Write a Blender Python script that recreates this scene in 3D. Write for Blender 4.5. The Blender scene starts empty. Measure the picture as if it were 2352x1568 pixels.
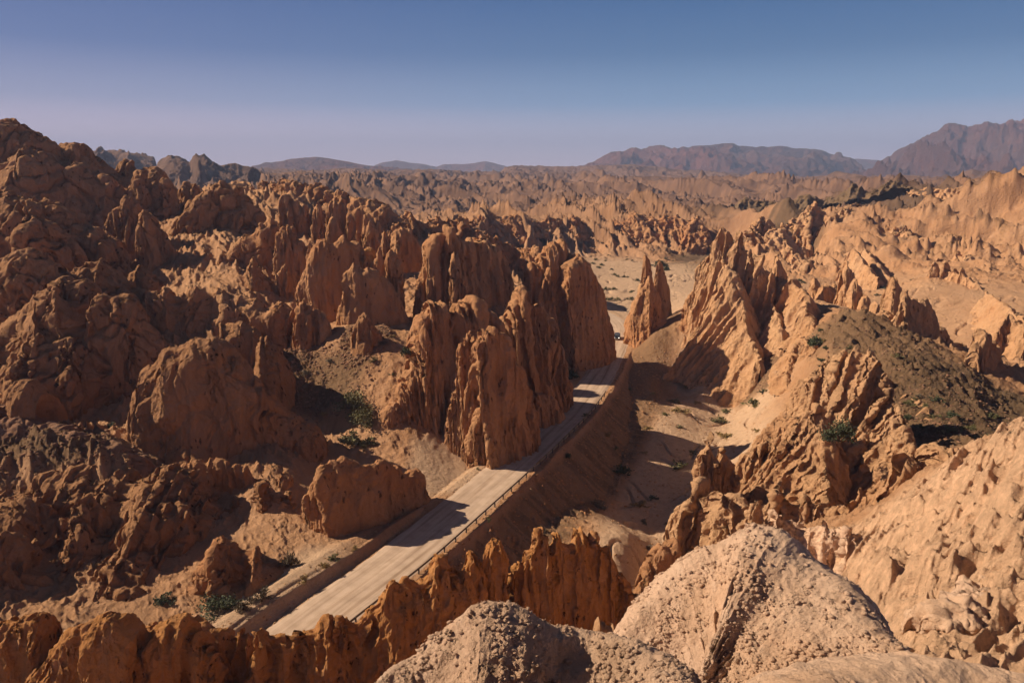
import bpy, math, random
import numpy as np
C = bpy.context.scene
# ------------------------------------------------------------------ camera
F_PX, CX, CY, V0, H = 1700.0, 1176.0, 784.0, 388.0, 50.0      # photograph measured on a 2352 x 1568 grid
TH = math.atan((CY - V0) / F_PX)
cam = bpy.data.cameras.new('camera'); cam.lens = 36 * F_PX / 2352; cam.sensor_width = 36
cam.clip_start = 0.5; cam.clip_end = 30000
camo = bpy.data.objects.new('camera', cam); C.collection.objects.link(camo)
camo.location = (0, 0, H); camo.rotation_euler = (math.pi / 2 - TH, 0, 0)
C.camera = camo
# ------------------------------------------------------------------ sun, sky, exposure
SUN = np.array([-1.0, 0.20, 0.67]); SUN /= np.linalg.norm(SUN)
sl = bpy.data.lights.new('sun', 'SUN'); sl.energy = 5.0; sl.angle = math.radians(0.5); sl.color = (1.0, 0.82, 0.59)
so = bpy.data.objects.new('sun', sl); C.collection.objects.link(so)
from mathutils import Vector
so.rotation_euler = Vector(SUN).to_track_quat('Z', 'Y').to_euler()
C.view_settings.view_transform = 'Standard'; C.view_settings.look = 'None'
C.view_settings.exposure = 0.55; C.view_settings.gamma = 1.0
w = bpy.data.worlds.new('World'); C.world = w; w.use_nodes = True
nt = w.node_tree; nt.nodes.clear()
def N(t, tree=None, **k):
    n = (tree or nt).nodes.new(t)
    for a, b in k.items(): setattr(n, a, b)
    return n
def link(a, b, tree=None): (tree or nt).links.new(a, b)
sky = N('ShaderNodeTexSky', sky_type='NISHITA'); sky.sun_disc = False
sky.sun_elevation = math.asin(SUN[2]); sky.sun_rotation = math.atan2(SUN[0], SUN[1])
sky.altitude = 1700; sky.air_density = 1.0; sky.dust_density = 2.0; sky.ozone_density = 1.5
bg1 = N('ShaderNodeBackground'); bg1.inputs[1].default_value = 0.05
link(sky.outputs[0], bg1.inputs[0])
tc = N('ShaderNodeTexCoord'); sp = N('ShaderNodeSeparateXYZ'); link(tc.outputs['Generated'], sp.inputs[0])
def srgb(*c): return tuple(((x / 255) / 12.92 if x / 255 <= .04045 else ((x / 255 + .055) / 1.055) ** 2.4) for x in c) + (1,)
def dim(c, f): return tuple(x * f for x in c[:3]) + (1,)
def ramp(stops, inp, tree=None):
    r = N('ShaderNodeValToRGB', tree)
    while len(r.color_ramp.elements) < len(stops): r.color_ramp.elements.new(0.5)
    for e, (p, c) in zip(r.color_ramp.elements, stops):
        e.position = p; e.color = c
    link(inp, r.inputs[0], tree); return r
rL = ramp([(0.0, srgb(228, 194, 202)), (0.03, srgb(212, 184, 200)), (0.08, dim(srgb(142, 141, 172), .86)), (0.14, dim(srgb(84, 104, 156), .74)), (0.21, dim(srgb(62, 88, 144), .74)), (0.4, dim(srgb(36, 42, 62), .74))], sp.outputs[2])
rR = ramp([(0.0, srgb(218, 194, 204)), (0.03, srgb(178, 172, 190)), (0.08, dim(srgb(106, 140, 176), .86)), (0.14, dim(srgb(60, 106, 152), .74)), (0.21, dim(srgb(24, 84, 138), .74)), (0.4, dim(srgb(26, 38, 60), .74))], sp.outputs[2])
mr = N('ShaderNodeMapRange'); mr.inputs[1].default_value = -0.70; mr.inputs[2].default_value = 0.30
mr.interpolation_type = 'SMOOTHSTEP'; link(sp.outputs[0], mr.inputs[0])
mx = N('ShaderNodeMix', data_type='RGBA'); link(mr.outputs[0], mx.inputs[0]); link(rL.outputs[0], mx.inputs[6]); link(rR.outputs[0], mx.inputs[7])
bg2 = N('ShaderNodeBackground'); link(mx.outputs[2], bg2.inputs[0]); bg2.inputs[1].default_value = 1.10
ms = N('ShaderNodeMixShader'); ms.inputs[0].default_value = 0.9
link(bg1.outputs[0], ms.inputs[1]); link(bg2.outputs[0], ms.inputs[2])
wo = N('ShaderNodeOutputWorld'); link(ms.outputs[0], wo.inputs[0])
# ------------------------------------------------------------------ projection helpers
cT, sT = math.cos(TH), math.sin(TH)
def ray(u, v):
    a = (np.asarray(u, float) - CX) / F_PX; b = -(np.asarray(v, float) - CY) / F_PX
    return a, cT + b * sT, -sT + b * cT
def P(u, v, D):                       # point at ground distance D (along +Y) seen at pixel u, v
    a, b, c = ray(u, v); t = D / b
    return np.stack([a * t, b * t, H + c * t], -1)
def G(u, v, z=0.0):                   # point at height z seen at pixel u, v
    a, b, c = ray(u, v); t = (z - H) / c
    return np.stack([a * t, b * t, 0 * a + z], -1)
ZM = {'d': (1, 0, 1, 0), '1': (.36, 0, .36, 235.2), '2': (.4903, 0, .4903, 799.7), '3': (.33, 658.6, .33, 329.3),
      '4': (.33, 752.6, .33, 752.6), '5': (.44, 1317, .44, 282.2), '6': (.44, 1317, .44, 752.6), '7': (.32, 846.7, .32, 1129),
      '8': (.36, 1505, .36, 1034.9), '5b': (.282, 1787.5, .282, 404.5), '4b': (.258, 470.4, .258, 404.5),
      '2b': (.2, 1317, .2, 404.5), 'l': (.27, 0, .27, 799.7), '3p': (.246, 526.8, .246, 1081.9)}
def zm(k, x, y): a, b, c, d = ZM[k]; return x * a + b, y * c + d
# ------------------------------------------------------------------ noise
def _h(ix, iy, iz, seed):
    with np.errstate(over='ignore'):
        h = (ix * np.uint32(374761393) + iy * np.uint32(668265263) + iz * np.uint32(2147483647) + np.uint32(seed * 1274126177 & 0xffffffff))
        h = (h ^ (h >> np.uint32(13))) * np.uint32(1274126177)
        h = h ^ (h >> np.uint32(16))
        h = h * np.uint32(2246822519); h = h ^ (h >> np.uint32(15))
    return h
GR = np.random.RandomState(3).normal(size=(256, 3)); GR = (GR / np.linalg.norm(GR, axis=1, keepdims=True)).astype(np.float32)
def perlin(x, y, z=None, seed=0):
    x = np.asarray(x, np.float64); y = np.asarray(y, np.float64)
    z = np.full(x.shape, 0.37) if z is None else np.asarray(z, np.float64)
    x, y, z = np.broadcast_arrays(x, y, z)
    fx, fy, fz = np.floor(x), np.floor(y), np.floor(z)
    ix, iy, iz = [f.astype(np.int64).astype(np.uint32) for f in (fx, fy, fz)]
    dx, dy, dz = [(a - b).astype(np.float32) for a, b in ((x, fx), (y, fy), (z, fz))]
    f = lambda t: t * t * t * (t * (t * 6 - 15) + 10)
    ux, uy, uz = f(dx), f(dy), f(dz)
    out = 0
    for a in (0, 1):
        for b in (0, 1):
            for c in (0, 1):
                g = GR[_h(ix + np.uint32(a), iy + np.uint32(b), iz + np.uint32(c), seed) & np.uint32(255)]
                d = g[..., 0] * (dx - a) + g[..., 1] * (dy - b) + g[..., 2] * (dz - c)
                out = out + d * (ux if a else 1 - ux) * (uy if b else 1 - uy) * (uz if c else 1 - uz)
    return out * 1.5
def fbm(x, y, z=None, o=4, seed=0, g=.5):
    s = 0; a = 1
    for i in range(o):
        s = s + a * perlin(x, y, z, seed + i); a *= g; x = x * 2.03; y = y * 2.03
        if z is not None: z = z * 2.03
    return s
def ridged(x, y, z=None, o=3, seed=0, g=.5):
    s = 0; a = 1; w_ = 1; t = 0
    for i in range(o):
        r = 1 - np.abs(perlin(x, y, z, seed + i)) * 2.2
        s = s + a * r * w_; t += a; w_ = np.clip(r * 1.2, 0, 1); a *= g; x = x * 2.07; y = y * 2.07
        if z is not None: z = z * 2.07
    return s / t
def sstep(a, b, x): t = np.clip((x - a) / (b - a), 0, 1); return t * t * (3 - 2 * t)
# ------------------------------------------------------------------ materials
def mat_rock(name, a, b, dark, pale, sc=1.0, bump=1.0, pits=0.5, ao=0.0, attr=False, streak=.5):
    m = bpy.data.materials.new(name); m.use_nodes = True; t = m.node_tree; t.nodes.clear()
    out = N('ShaderNodeOutputMaterial', t); bs = N('ShaderNodeBsdfPrincipled', t); link(bs.outputs[0], out.inputs[0], t)
    bs.inputs['Roughness'].default_value = 0.95; bs.inputs['Specular IOR Level'].default_value = 0.08
    geo = N('ShaderNodeNewGeometry', t)
    def noise(scale, det, rough=.6, map_=None, dist=0):
        n = N('ShaderNodeTexNoise', t); n.inputs['Scale'].default_value = scale; n.inputs['Detail'].default_value = det
        n.inputs['Roughness'].default_value = rough; n.inputs['Distortion'].default_value = dist
        if map_:
            mp = N('ShaderNodeMapping', t); mp.inputs['Scale'].default_value = map_[0]; mp.inputs['Rotation'].default_value = map_[1]
            link(geo.outputs['Position'], mp.inputs[0], t); link(mp.outputs[0], n.inputs['Vector'], t)
        else: link(geo.outputs['Position'], n.inputs['Vector'], t)
        return n
    def mixc(f, c1, c2, bt='MIX'):
        x = N('ShaderNodeMix', t, data_type='RGBA', blend_type=bt)
        for v, i in ((f, 0), (c1, 6), (c2, 7)):
            if hasattr(v, 'links'): link(v, x.inputs[i], t)
            else: x.inputs[i].default_value = v
        return x.outputs[2]
    def rng(inp, lo, hi, a0=0, a1=1):
        r = N('ShaderNodeMapRange', t); link(inp, r.inputs[0], t)
        for k, v in zip((1, 2, 3, 4), (lo, hi, a0, a1)): r.inputs[k].default_value = v
        r.interpolation_type = 'SMOOTHSTEP'; return r.outputs[0]
    c4 = lambda c: tuple(c) + (1,)
    n1 = noise(.07 * sc, 5); col = mixc(rng(n1.outputs[0], .35, .65), c4(a), c4(b))
    n2 = noise(.5 * sc, 8, .65, ((1, 1, .35), (0, .2, 0)))
    col = mixc(rng(n2.outputs[0], .52, .75, 0, streak), col, c4(dark))
    n5 = noise(.55 * sc, 6, .6, ((1.5, .28, .16), (0, .25, .35))); col = mixc(rng(n5.outputs[0], .5, .68, 0, .45), col, c4([x * .62 for x in b])); col = mixc(rng(n5.outputs[0], .46, .32, 0, .35), col, c4(pale))
    n3 = noise(.28 * sc, 9, .7); col = mixc(rng(n3.outputs[0], .5, .72, 0, .6), col, c4(pale))
    n4 = noise(4 * sc, 6, .75); col = mixc(rng(n4.outputs[0], .54, .66, 0, .35 + .12 * (sc > 3)), col, c4([x * .45 for x in a]))
    vo = N('ShaderNodeTexVoronoi', t); vo.inputs['Scale'].default_value = 1.1 * sc
    mp = N('ShaderNodeMapping', t); mp.inputs['Scale'].default_value = (1, 1, .45); link(geo.outputs['Position'], mp.inputs[0], t)
    dn = noise(1.5 * sc, 3)
    va = N('ShaderNodeVectorMath', t, operation='ADD'); link(mp.outputs[0], va.inputs[0], t)
    vs = N('ShaderNodeVectorMath', t, operation='SCALE'); link(dn.outputs['Color'], vs.inputs[0], t); vs.inputs['Scale'].default_value = .7
    link(vs.outputs[0], va.inputs[1], t); link(va.outputs[0], vo.inputs['Vector'], t)
    nm = noise(.15 * sc, 3)
    pit = N('ShaderNodeMath', t, operation='MULTIPLY'); link(rng(vo.outputs['Distance'], .30, .12), pit.inputs[0], t); link(rng(nm.outputs[0], .48, .6), pit.inputs[1], t)
    pm = N('ShaderNodeMath', t, operation='MULTIPLY'); link(pit.outputs[0], pm.inputs[0], t); pm.inputs[1].default_value = pits
    col = mixc(pm.outputs[0], col, c4([x * .4 for x in dark]))
    if attr:
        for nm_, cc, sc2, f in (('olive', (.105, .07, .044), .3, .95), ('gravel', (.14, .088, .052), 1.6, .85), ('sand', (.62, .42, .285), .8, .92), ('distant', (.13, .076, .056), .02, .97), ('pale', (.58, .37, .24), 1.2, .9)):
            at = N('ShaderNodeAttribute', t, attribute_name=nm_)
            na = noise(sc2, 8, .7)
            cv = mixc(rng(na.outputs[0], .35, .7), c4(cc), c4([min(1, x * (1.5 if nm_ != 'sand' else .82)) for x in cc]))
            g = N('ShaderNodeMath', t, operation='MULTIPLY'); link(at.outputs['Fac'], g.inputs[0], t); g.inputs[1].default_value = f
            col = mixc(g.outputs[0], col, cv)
    link(col, bs.inputs['Base Color'], t)
    nb = noise(1.3 * sc, 12, .68); nb2 = noise(9 * sc, 6, .7)
    b1 = N('ShaderNodeBump', t); b1.inputs['Distance'].default_value = .45 / sc; b1.inputs['Strength'].default_value = .8 * bump; link(nb.outputs[0], b1.inputs['Height'], t)
    b2 = N('ShaderNodeBump', t); b2.inputs['Distance'].default_value = .08 / sc; b2.inputs['Strength'].default_value = .8 * bump; link(nb2.outputs[0], b2.inputs['Height'], t); link(b1.outputs[0], b2.inputs['Normal'], t)
    b3 = N('ShaderNodeBump', t, invert=True); b3.inputs['Distance'].default_value = .35 / sc; b3.inputs['Strength'].default_value = .9 * min(1, pits * 1.5); link(pit.outputs[0], b3.inputs['Height'], t); link(b2.outputs[0], b3.inputs['Normal'], t)
    link(b3.outputs[0], bs.inputs['Normal'], t)
    return m
def mat_plain(name, c, rough=.6, metal=0, var=.25, scale=8, bump=0):
    m = bpy.data.materials.new(name); m.use_nodes = True; t = m.node_tree; bs = t.nodes['Principled BSDF']
    n = N('ShaderNodeTexNoise', t); n.inputs['Scale'].default_value = scale; n.inputs['Detail'].default_value = 6
    g = N('ShaderNodeNewGeometry', t); link(g.outputs['Position'], n.inputs['Vector'], t)
    x = N('ShaderNodeMix', t, data_type='RGBA'); x.inputs[6].default_value = tuple(max(0, k * (1 - var)) for k in c) + (1,)
    x.inputs[7].default_value = tuple(min(1, k * (1 + var)) for k in c) + (1,); link(n.outputs[0], x.inputs[0], t)
    link(x.outputs[2], bs.inputs['Base Color'], t); bs.inputs['Roughness'].default_value = rough; bs.inputs['Metallic'].default_value = metal
    if bump:
        b = N('ShaderNodeBump', t); b.inputs['Distance'].default_value = bump; link(n.outputs[0], b.inputs['Height'], t); link(b.outputs[0], bs.inputs['Normal'], t)
    return m
M = {
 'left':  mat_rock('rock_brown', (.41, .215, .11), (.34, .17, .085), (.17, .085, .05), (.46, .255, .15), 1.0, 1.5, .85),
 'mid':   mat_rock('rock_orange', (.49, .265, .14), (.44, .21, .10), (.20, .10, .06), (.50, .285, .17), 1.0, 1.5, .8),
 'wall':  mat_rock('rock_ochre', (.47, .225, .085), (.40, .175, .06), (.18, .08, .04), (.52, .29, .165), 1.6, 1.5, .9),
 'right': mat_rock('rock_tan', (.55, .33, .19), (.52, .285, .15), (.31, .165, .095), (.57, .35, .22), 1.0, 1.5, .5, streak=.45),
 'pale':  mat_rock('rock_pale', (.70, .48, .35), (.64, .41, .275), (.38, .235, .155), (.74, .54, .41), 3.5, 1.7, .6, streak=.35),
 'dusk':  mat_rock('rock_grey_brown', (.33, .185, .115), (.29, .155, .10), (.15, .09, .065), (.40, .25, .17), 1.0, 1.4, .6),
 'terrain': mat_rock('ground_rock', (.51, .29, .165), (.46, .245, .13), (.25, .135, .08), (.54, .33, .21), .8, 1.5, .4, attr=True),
 'far':   mat_rock('far_rock', (.42, .235, .145), (.33, .175, .115), (.17, .105, .08), (.48, .31, .21), .12, 1.6, .2, streak=.7),
 'mount': mat_rock('mountain_rock', (.25, .095, .065), (.12, .065, .06), (.075, .05, .045), (.24, .125, .09), .012, 1.4, .0),
 'hill': mat_rock('hill_rock', (.27, .155, .11), (.20, .12, .09), (.11, .075, .06), (.33, .20, .145), .05, 1.5, .0, streak=.7),
 'olive': mat_rock('olive_scree', (.17, .115, .07), (.23, .145, .085), (.085, .062, .042), (.30, .19, .12), .5, 1.3, .1),
}
# ------------------------------------------------------------------ object helpers
def tag(o, label=None, cat=None, group=None, kind=None):
    for k, v in (('label', label), ('category', cat), ('group', group), ('kind', kind)):
        if v: o[k] = v
    return o
def mesh_obj(name, V, Fq, mat, parent=None, smooth=True, loc=None, tris=None):
    V = np.asarray(V, np.float32)
    if loc is not None: V = V - np.asarray(loc, np.float32)
    me = bpy.data.meshes.new(name); me.vertices.add(len(V)); me.vertices.foreach_set('co', V.ravel())
    Fq = np.asarray(Fq, np.int32); k = Fq.shape[1]; n = len(Fq)
    me.loops.add(n * k); me.loops.foreach_set('vertex_index', Fq.ravel())
    me.polygons.add(n); me.polygons.foreach_set('loop_start', np.arange(0, n * k, k, dtype=np.int32))
    if hasattr(me.polygons[0] if n else None, 'loop_total') and False: pass
    me.update(calc_edges=True)
    if smooth: me.shade_smooth()
    me.validate()
    if mat: me.materials.append(mat)
    o = bpy.data.objects.new(name, me); C.collection.objects.link(o)
    if loc is not None and parent is None: o.location = [float(x) for x in loc]
    if parent is not None: o.parent = parent
    return o
def grid_faces(n, m):
    i = np.arange(n * m).reshape(n, m)
    return np.stack([i[:-1, :-1], i[1:, :-1], i[1:, 1:], i[:-1, 1:]], -1).reshape(-1, 4)
def gnorm(V):
    a = np.gradient(V, axis=0); b = np.gradient(V, axis=1); n = np.cross(a, b)
    return n / (np.linalg.norm(n, axis=-1, keepdims=True) + 1e-9)
# ------------------------------------------------------------------ road centre line
ROADC = np.array([(-62, 8), (-47, 32), (-34, 52), (-22.0, 75), (-13.6, 90.5), (-1.2, 117), (7, 135.5), (13.6, 151.5), (20.0, 171.0), (24.0, 186), (28.3, 203), (32.3, 221), (34.6, 238), (32.5, 255), (26, 275), (12, 300), (-12, 325), (-40, 340)], float)
def resample(p, step):
    p = np.asarray(p, float); t = np.arange(len(p)); tt = np.linspace(0, len(p) - 1, len(p) * 24)
    # Catmull-Rom
    q = np.vstack([2 * p[0] - p[1], p, 2 * p[-1] - p[-2]]); i = np.minimum(tt.astype(int), len(p) - 2); f = (tt - i)[:, None]
    a, b, c, d = q[i], q[i + 1], q[i + 2], q[i + 3]
    s = .5 * (2 * b + (c - a) * f + (2 * a - 5 * b + 4 * c - d) * f ** 2 + (3 * b - a - 3 * c + d) * f ** 3)
    L = np.r_[0, np.cumsum(np.linalg.norm(np.diff(s, axis=0), axis=1))]; n = max(2, int(L[-1] / step) + 1)
    l = np.linspace(0, L[-1], n); return np.stack([np.interp(l, L, s[:, k]) for k in range(s.shape[1])], -1)
RC = resample(ROADC, 2.0)
RT = np.gradient(RC, axis=0); RT /= np.linalg.norm(RT, axis=1, keepdims=True)
def road_lat(x, y):
    """signed distance to the road centre (positive = right) and station y"""
    x = np.asarray(x, float); y = np.asarray(y, float); best = np.full(x.shape, 1e9); sg = np.zeros(x.shape)
    for k in range(len(RC)):
        dx, dy = x - RC[k, 0], y - RC[k, 1]; al = dx * RT[k, 0] + dy * RT[k, 1]; la = dx * RT[k, 1] - dy * RT[k, 0]
        d = np.hypot(np.maximum(np.abs(al) - 1.1, 0), la); m = d < best; best = np.where(m, d, best); sg = np.where(m, la, sg)
    return np.where(sg < 0, -best, best)
# ------------------------------------------------------------------ terrain control points
# (u, v, D, rough) on the 2352 x 1568 grid
CP = [
 # left hillside
 (40,1500,62,0.3),(-150,1300,75,1.3),(0,1010,106,1.04),(100,1010,104,1.04),(250,1030,104,0.78),(-200,950,112,1.3),(200,965,124,0.78),(60,900,128,1.04),(-150,850,140,1.3),(400,1062,112,0.3),(640,1080,108,0.3),(600,1000,118,0.4),
 (700,905,140,0.3),(640,840,146,0.4),(800,765,155,0.3),(860,775,152,0.3),(760,870,143,0.3),(830,1000,126,0.3),(720,990,128,0.3),(560,820,150,0.65),(900,850,140,0.3),(500,720,166,1.04),(330,760,152,1.04),(150,800,148,1.04),
 (400,652,192,1.04),(420,600,205,0.8),(250,565,228,0.8),(80,620,200,0.8),(0,700,166,1.04),(-200,600,200,1.5),(600,650,190,0.78),(620,730,176,0.65),(720,700,186,0.65),
 (30,420,262,2),(160,460,262,2),(300,470,268,2),(420,480,272,2),(540,480,262,2),(-200,330,260,3),(560,570,215,1),(680,560,245,1.5),(800,590,238,1.2),(900,620,232,1),(700,640,205,0.8),
 (640,428,320,5),(760,440,312,5),(860,490,304,5),(950,530,294,4),(1050,552,282,3),(620,520,262,2),(820,540,262,2.5),(760,490,290,4),(880,560,266,3),(1150,600,290,3),(1220,610,300,2),
 (1000,640,222,1),(880,690,196,0.65),(920,720,186,0.4),(1150,640,225,1),(1180,700,190,0.4),(1060,610,262,3),
 # behind the left massif
 (60,420,340,3),(300,450,360,3),(500,455,380,3),
 # flats beyond the pass
 (1340,600,395,0.1),(1450,600,400,0.1),(1600,600,400,0.1),(1700,590,420,0.2),(1350,660,300,0.1),(1450,660,300,0.1),(1560,650,310,0.15),(1650,640,320,0.2),(1780,600,395,0.4),(1850,620,360,0.5),
 # cliffs behind the flats
 (1340,578,445,1),(1460,578,445,1),(1600,565,455,1),(1340,510,490,7),(1460,500,495,7),(1580,498,500,7),(1240,520,470,6),(1130,515,450,6),(1700,520,480,6),(1180,575,400,3),(1240,585,400,1),
 # right-hand hills
 (1900,655,285,0.4),(1980,665,280,0.3),(2060,650,280,0.6),(1850,640,300,1),(1800,590,360,3),(1760,560,385,5),(1800,500,430,8),(1900,540,360,7),(1920,460,470,7),(1700,480,520,5),(2060,425,510,5),(1960,450,510,5),(2040,520,380,7),(2150,500,385,7),(2250,440,440,7),(2352,420,430,8),(2352,500,350,7),(2250,570,310,5),(2130,590,310,5),(2040,600,310,4),(2352,600,285,3),(2500,420,420,7),(2500,600,270,3),(2200,440,520,6),
 (1930,605,320,2.5),(2000,610,315,3),(2300,640,255,0.6),(2400,650,240,0.6),
 # sand ramp
 (2135,640,252,0.4),(2180,660,240,0.2),(2250,695,222,0.2),(2330,730,204,0.2),(2450,770,190,0.3),(2140,740,216,0.15),(2200,790,196,0.15),(2300,860,166,0.15),(2400,900,160,0.2),(2080,770,205,0.4),
 # slopes around the pinnacles
 (1620,700,212,0.3),(1700,770,190,0.5),(1640,800,186,0.4),(1700,900,178,0.3),(1560,740,208,0.5),(1500,770,203,0.3),(1580,850,190,0.2),(1520,900,178,0.2),(1800,740,190,0.5),(1780,800,178,0.5),(1730,850,176,0.4),
 (1850,700,196,0.5),(1960,715,170,0.5),(1980,720,200,0.5),(1800,690,215,0.5),
 # gravel ridge
 (1900,745,160,0.9),(1950,745,150,0.9),(2050,810,134,0.9),(2130,860,124,1),(2230,920,118,1.1),(2320,960,116,1.2),(2352,850,152,1),(2100,800,140,0.9),(1990,800,142,0.9),(2100,900,120,0.9),(2200,980,104,1.1),(2250,1018,100,0.9),(2420,1000,98,0.5),
 # fluted massif skirts
 (1880,1000,122,0.4),(1750,1010,116,0.3),(1640,1130,114,0.2),(1740,1180,96,0.3),(1690,1180,100,0.3),(1900,1150,96,0.3),(2000,950,118,0.4),(2080,1000,106,0.4),(2150,1050,86,0.4),(2230,1045,80,0.35),(2300,1020,78,0.35),(2352,1005,76,0.35),(2500,960,74,0.5),
 (2000,1165,80,0.3),(1850,1210,76,0.3),(2100,1120,62,0.7),(2230,1045,58,0.7),(2300,1022,50,0.7),(2352,1008,46,0.7),(2500,960,42,0.7),(2200,1120,50,0.8),(2352,1100,40,0.8),(2200,1200,44,0.8),(2352,1200,36,0.8),(2080,1210,50,0.8),(1975,1235,60,.7),(1890,1290,54,.6),(2000,1320,40,0.7),(2120,1330,36,0.8),(2250,1330,33,0.8),(2400,1320,31,0.8),(2050,1400,32,0.6),(2180,1430,29,0.6),(2352,1420,27.5,0.6),(2150,1500,25,0.4),(2352,1500,24.5,0.4),(2352,1568,22,0.3),(1780,1290,58,0.3),(1600,1320,66,0.3),(1450,1230,104,0.1),(1500,1330,84,0.2),
]
CPX = [  # x, y, z, rough
 (10,80,-9,.1),(20,90,-9,.1),(21,105,-8.5,.1),(30,105,-8,.1),(19,114,-8.5,.1),(28,130,-7,.1),(38,128,-6.5,.1),(34,150,-5.3,.1),(48,150,-5.3,.1),(40,165,-4.6,.1),(54,166,-5,.1),(22,135,-6.5,.1),(28,153,-5,.1),(14,70,-9,.1),(5,60,-6,.2),(34,165,-3.8,.2),(36,180,-1.8,.3),(36,195,-.8,.4),(38,210,.3,.4),(31,185,-1.2,.2),(33,200,-.4,.3),(27,170,-2.8,.2),
 (-30,110,.5,.1),(-14,112,0,.1),(-24,95,.3,.1),(-32,80,.3,.1),(-40,66,.3,.1),(-50,50,.3,.1),(-60,70,2,.5),(-20,115,.8,.2),(-10,124,.5,.1),(0,135,0,.1),(6,148,0,.1),(12,165,0,.1),(18,185,0,.1),(22,205,-.5,.1),(26,225,-.5,.1),(30,245,-.5,.1),(44,235,1,.3),(46,255,-.3,.1),
 (0,45,-6,.2),(20,52,-8,.2),(-30,42,-1,.2),(-60,30,2,.5),(0,22,20,.2),(-15,18,25,.2),(14,30,14,.2),(-12,58,-2,.1),(18,60,3,.3),(21,66,5,.3),(24.5,63,9,.4),(28,67,11,.5),(19,73,2,.3),(26,73,8,.5),(32,72,13,.5),(12,44,7,.2),(17,34,22,.3),(-45,78,.8,.1),(-58,80,1.5,.3),(-38,88,.8,.1),(-50,92,2,.3),(-64,92,3,.4),(-40,100,2,.2),(-55,102,5,.4),(-28,102,.6,.1),(0,6,44,.1),(6,5,45,.1),(-6,5,44,.1),(0,3,47,.1),(10,10,40,.1),(16,16,35,.2),(16,24,30,.2),
 (-400,500,20,8),(-200,520,15,8),(0,600,10,7),(200,600,12,8),(400,600,25,9),(-600,800,30,10),(0,800,14,9),(400,800,18,9),(-300,1000,32,11),(200,1100,22,10),(700,1000,24,10),(-900,1500,46,14),(0,1500,24,10),(900,1500,26,10),(-1200,2600,40,14),(0,2600,22,10),(1500,2600,10,6),(-3000,5000,10,10),(0,5000,-30,8),(3000,5000,-60,4),(0,9000,-140,6),(6000,9000,-160,4),(-6000,9000,-120,8),
 (-260,200,50,3),(-300,90,40,3),(300,200,40,3),(400,60,50,3),(200,60,36,2),(-200,20,30,3),(0,430,4,3),(-100,430,10,5),
]
for _a in (-1.4, -1.1, -.8, -.55, .55, .8, 1.1, 1.4):
    _r = _a > 0
    for _d, _zl, _zr in ((3.5, 45, 45), (8, 40, 41), (16, 28, 34), (28, 12, 33 if _a > .6 else 31), (45, 2, 33 if _a > .6 else 29), (70, 4, 30 if _a > .6 else 24)):
        CPX.append((_d * math.sin(_a), _d * math.cos(_a), _zr if _r else _zl, .3))
def _ctrl():
    a = [tuple(P(u, v, D)) + (r,) for u, v, D, r in CP]; return np.array(a + CPX, float)
CT = _ctrl()
def uvl(x, y): return np.arctan2(x, y) * 1.0, .55 * np.log(np.hypot(x, y))
cu, cl = uvl(CT[:, 0], CT[:, 1]); n_ = len(CT)
def tk(r2): return r2 * np.log(r2 + 1e-12)
A_ = tk((cu[:, None] - cu) ** 2 + (cl[:, None] - cl) ** 2) + np.eye(n_) * 4e-5
B_ = np.c_[np.ones(n_), cu, cl]
S_ = np.block([[A_, B_], [B_.T, np.zeros((3, 3))]])
ZS = 10 + CT[:, 1] * 0
wz = np.linalg.solve(S_, np.r_[CT[:, 2], 0, 0, 0])
AZ = np.linspace(-1.5, 1.5, 520); LL = np.linspace(.55 * math.log(1.5), .55 * math.log(12000), 560)
ga, gl = np.meshgrid(AZ, LL, indexing='ij'); Z0 = np.zeros(ga.shape); R0 = np.zeros(ga.shape)
for i in range(len(AZ)):
    d2 = (ga[i][:, None] - cu) ** 2 + (gl[i][:, None] - cl) ** 2
    Z0[i] = tk(d2) @ wz[:n_] + wz[n_] + wz[n_ + 1] * ga[i] + wz[n_ + 2] * gl[i]
    q = 1 / (d2 + 1e-4) ** 1.6; R0[i] = (q @ CT[:, 3]) / q.sum(1)
Z0 = np.clip(Z0, -200, 130)
def bil(T, x, y):
    a, l = uvl(x, y)
    i = np.clip((a - AZ[0]) / (AZ[1] - AZ[0]), 0, len(AZ) - 1.001); j = np.clip((l - LL[0]) / (LL[1] - LL[0]), 0, len(LL) - 1.001)
    i0, j0 = i.astype(int), j.astype(int); f, g = i - i0, j - j0
    return T[i0, j0] * (1 - f) * (1 - g) + T[i0 + 1, j0] * f * (1 - g) + T[i0, j0 + 1] * (1 - f) * g + T[i0 + 1, j0 + 1] * f * g
def zt(x, y, lat=None):
    """smooth ground height, road embankment included"""
    x = np.asarray(x, float); y = np.asarray(y, float)
    z = bil(Z0, x, y)
    if lat is None: lat = road_lat(x, y)
    wob = .9 * perlin(x * .12, y * .12, seed=5)
    fill = np.where(lat > 0, -np.maximum(lat - 4.9 - .8 * wob, 0) * .82, -np.maximum(-lat - 5.5, 0) * .5)
    cut = np.where(lat > 0, np.maximum(lat - 5, 0) * .8, np.maximum(-lat - 6.5 + wob, 0) * .9)
    near = np.minimum(np.maximum(z, fill), cut)
    k = 1 - sstep(30, 45, np.abs(lat))
    z = z * (1 - k) + near * k
    # low eroded bank on the left of the near road
    ys = 1 - sstep(96, 108, y)
    b = sstep(-5.2 + wob * .4, -6.0 + wob * .4, lat) * (1 - sstep(-8.0, -10.5, lat)) * ys
    z = z + b * 0.9 - .45 * np.exp(-((lat + 4.7) / .5) ** 2) * ys
    return z
def rough(x, y): return bil(R0, x, y)
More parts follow.
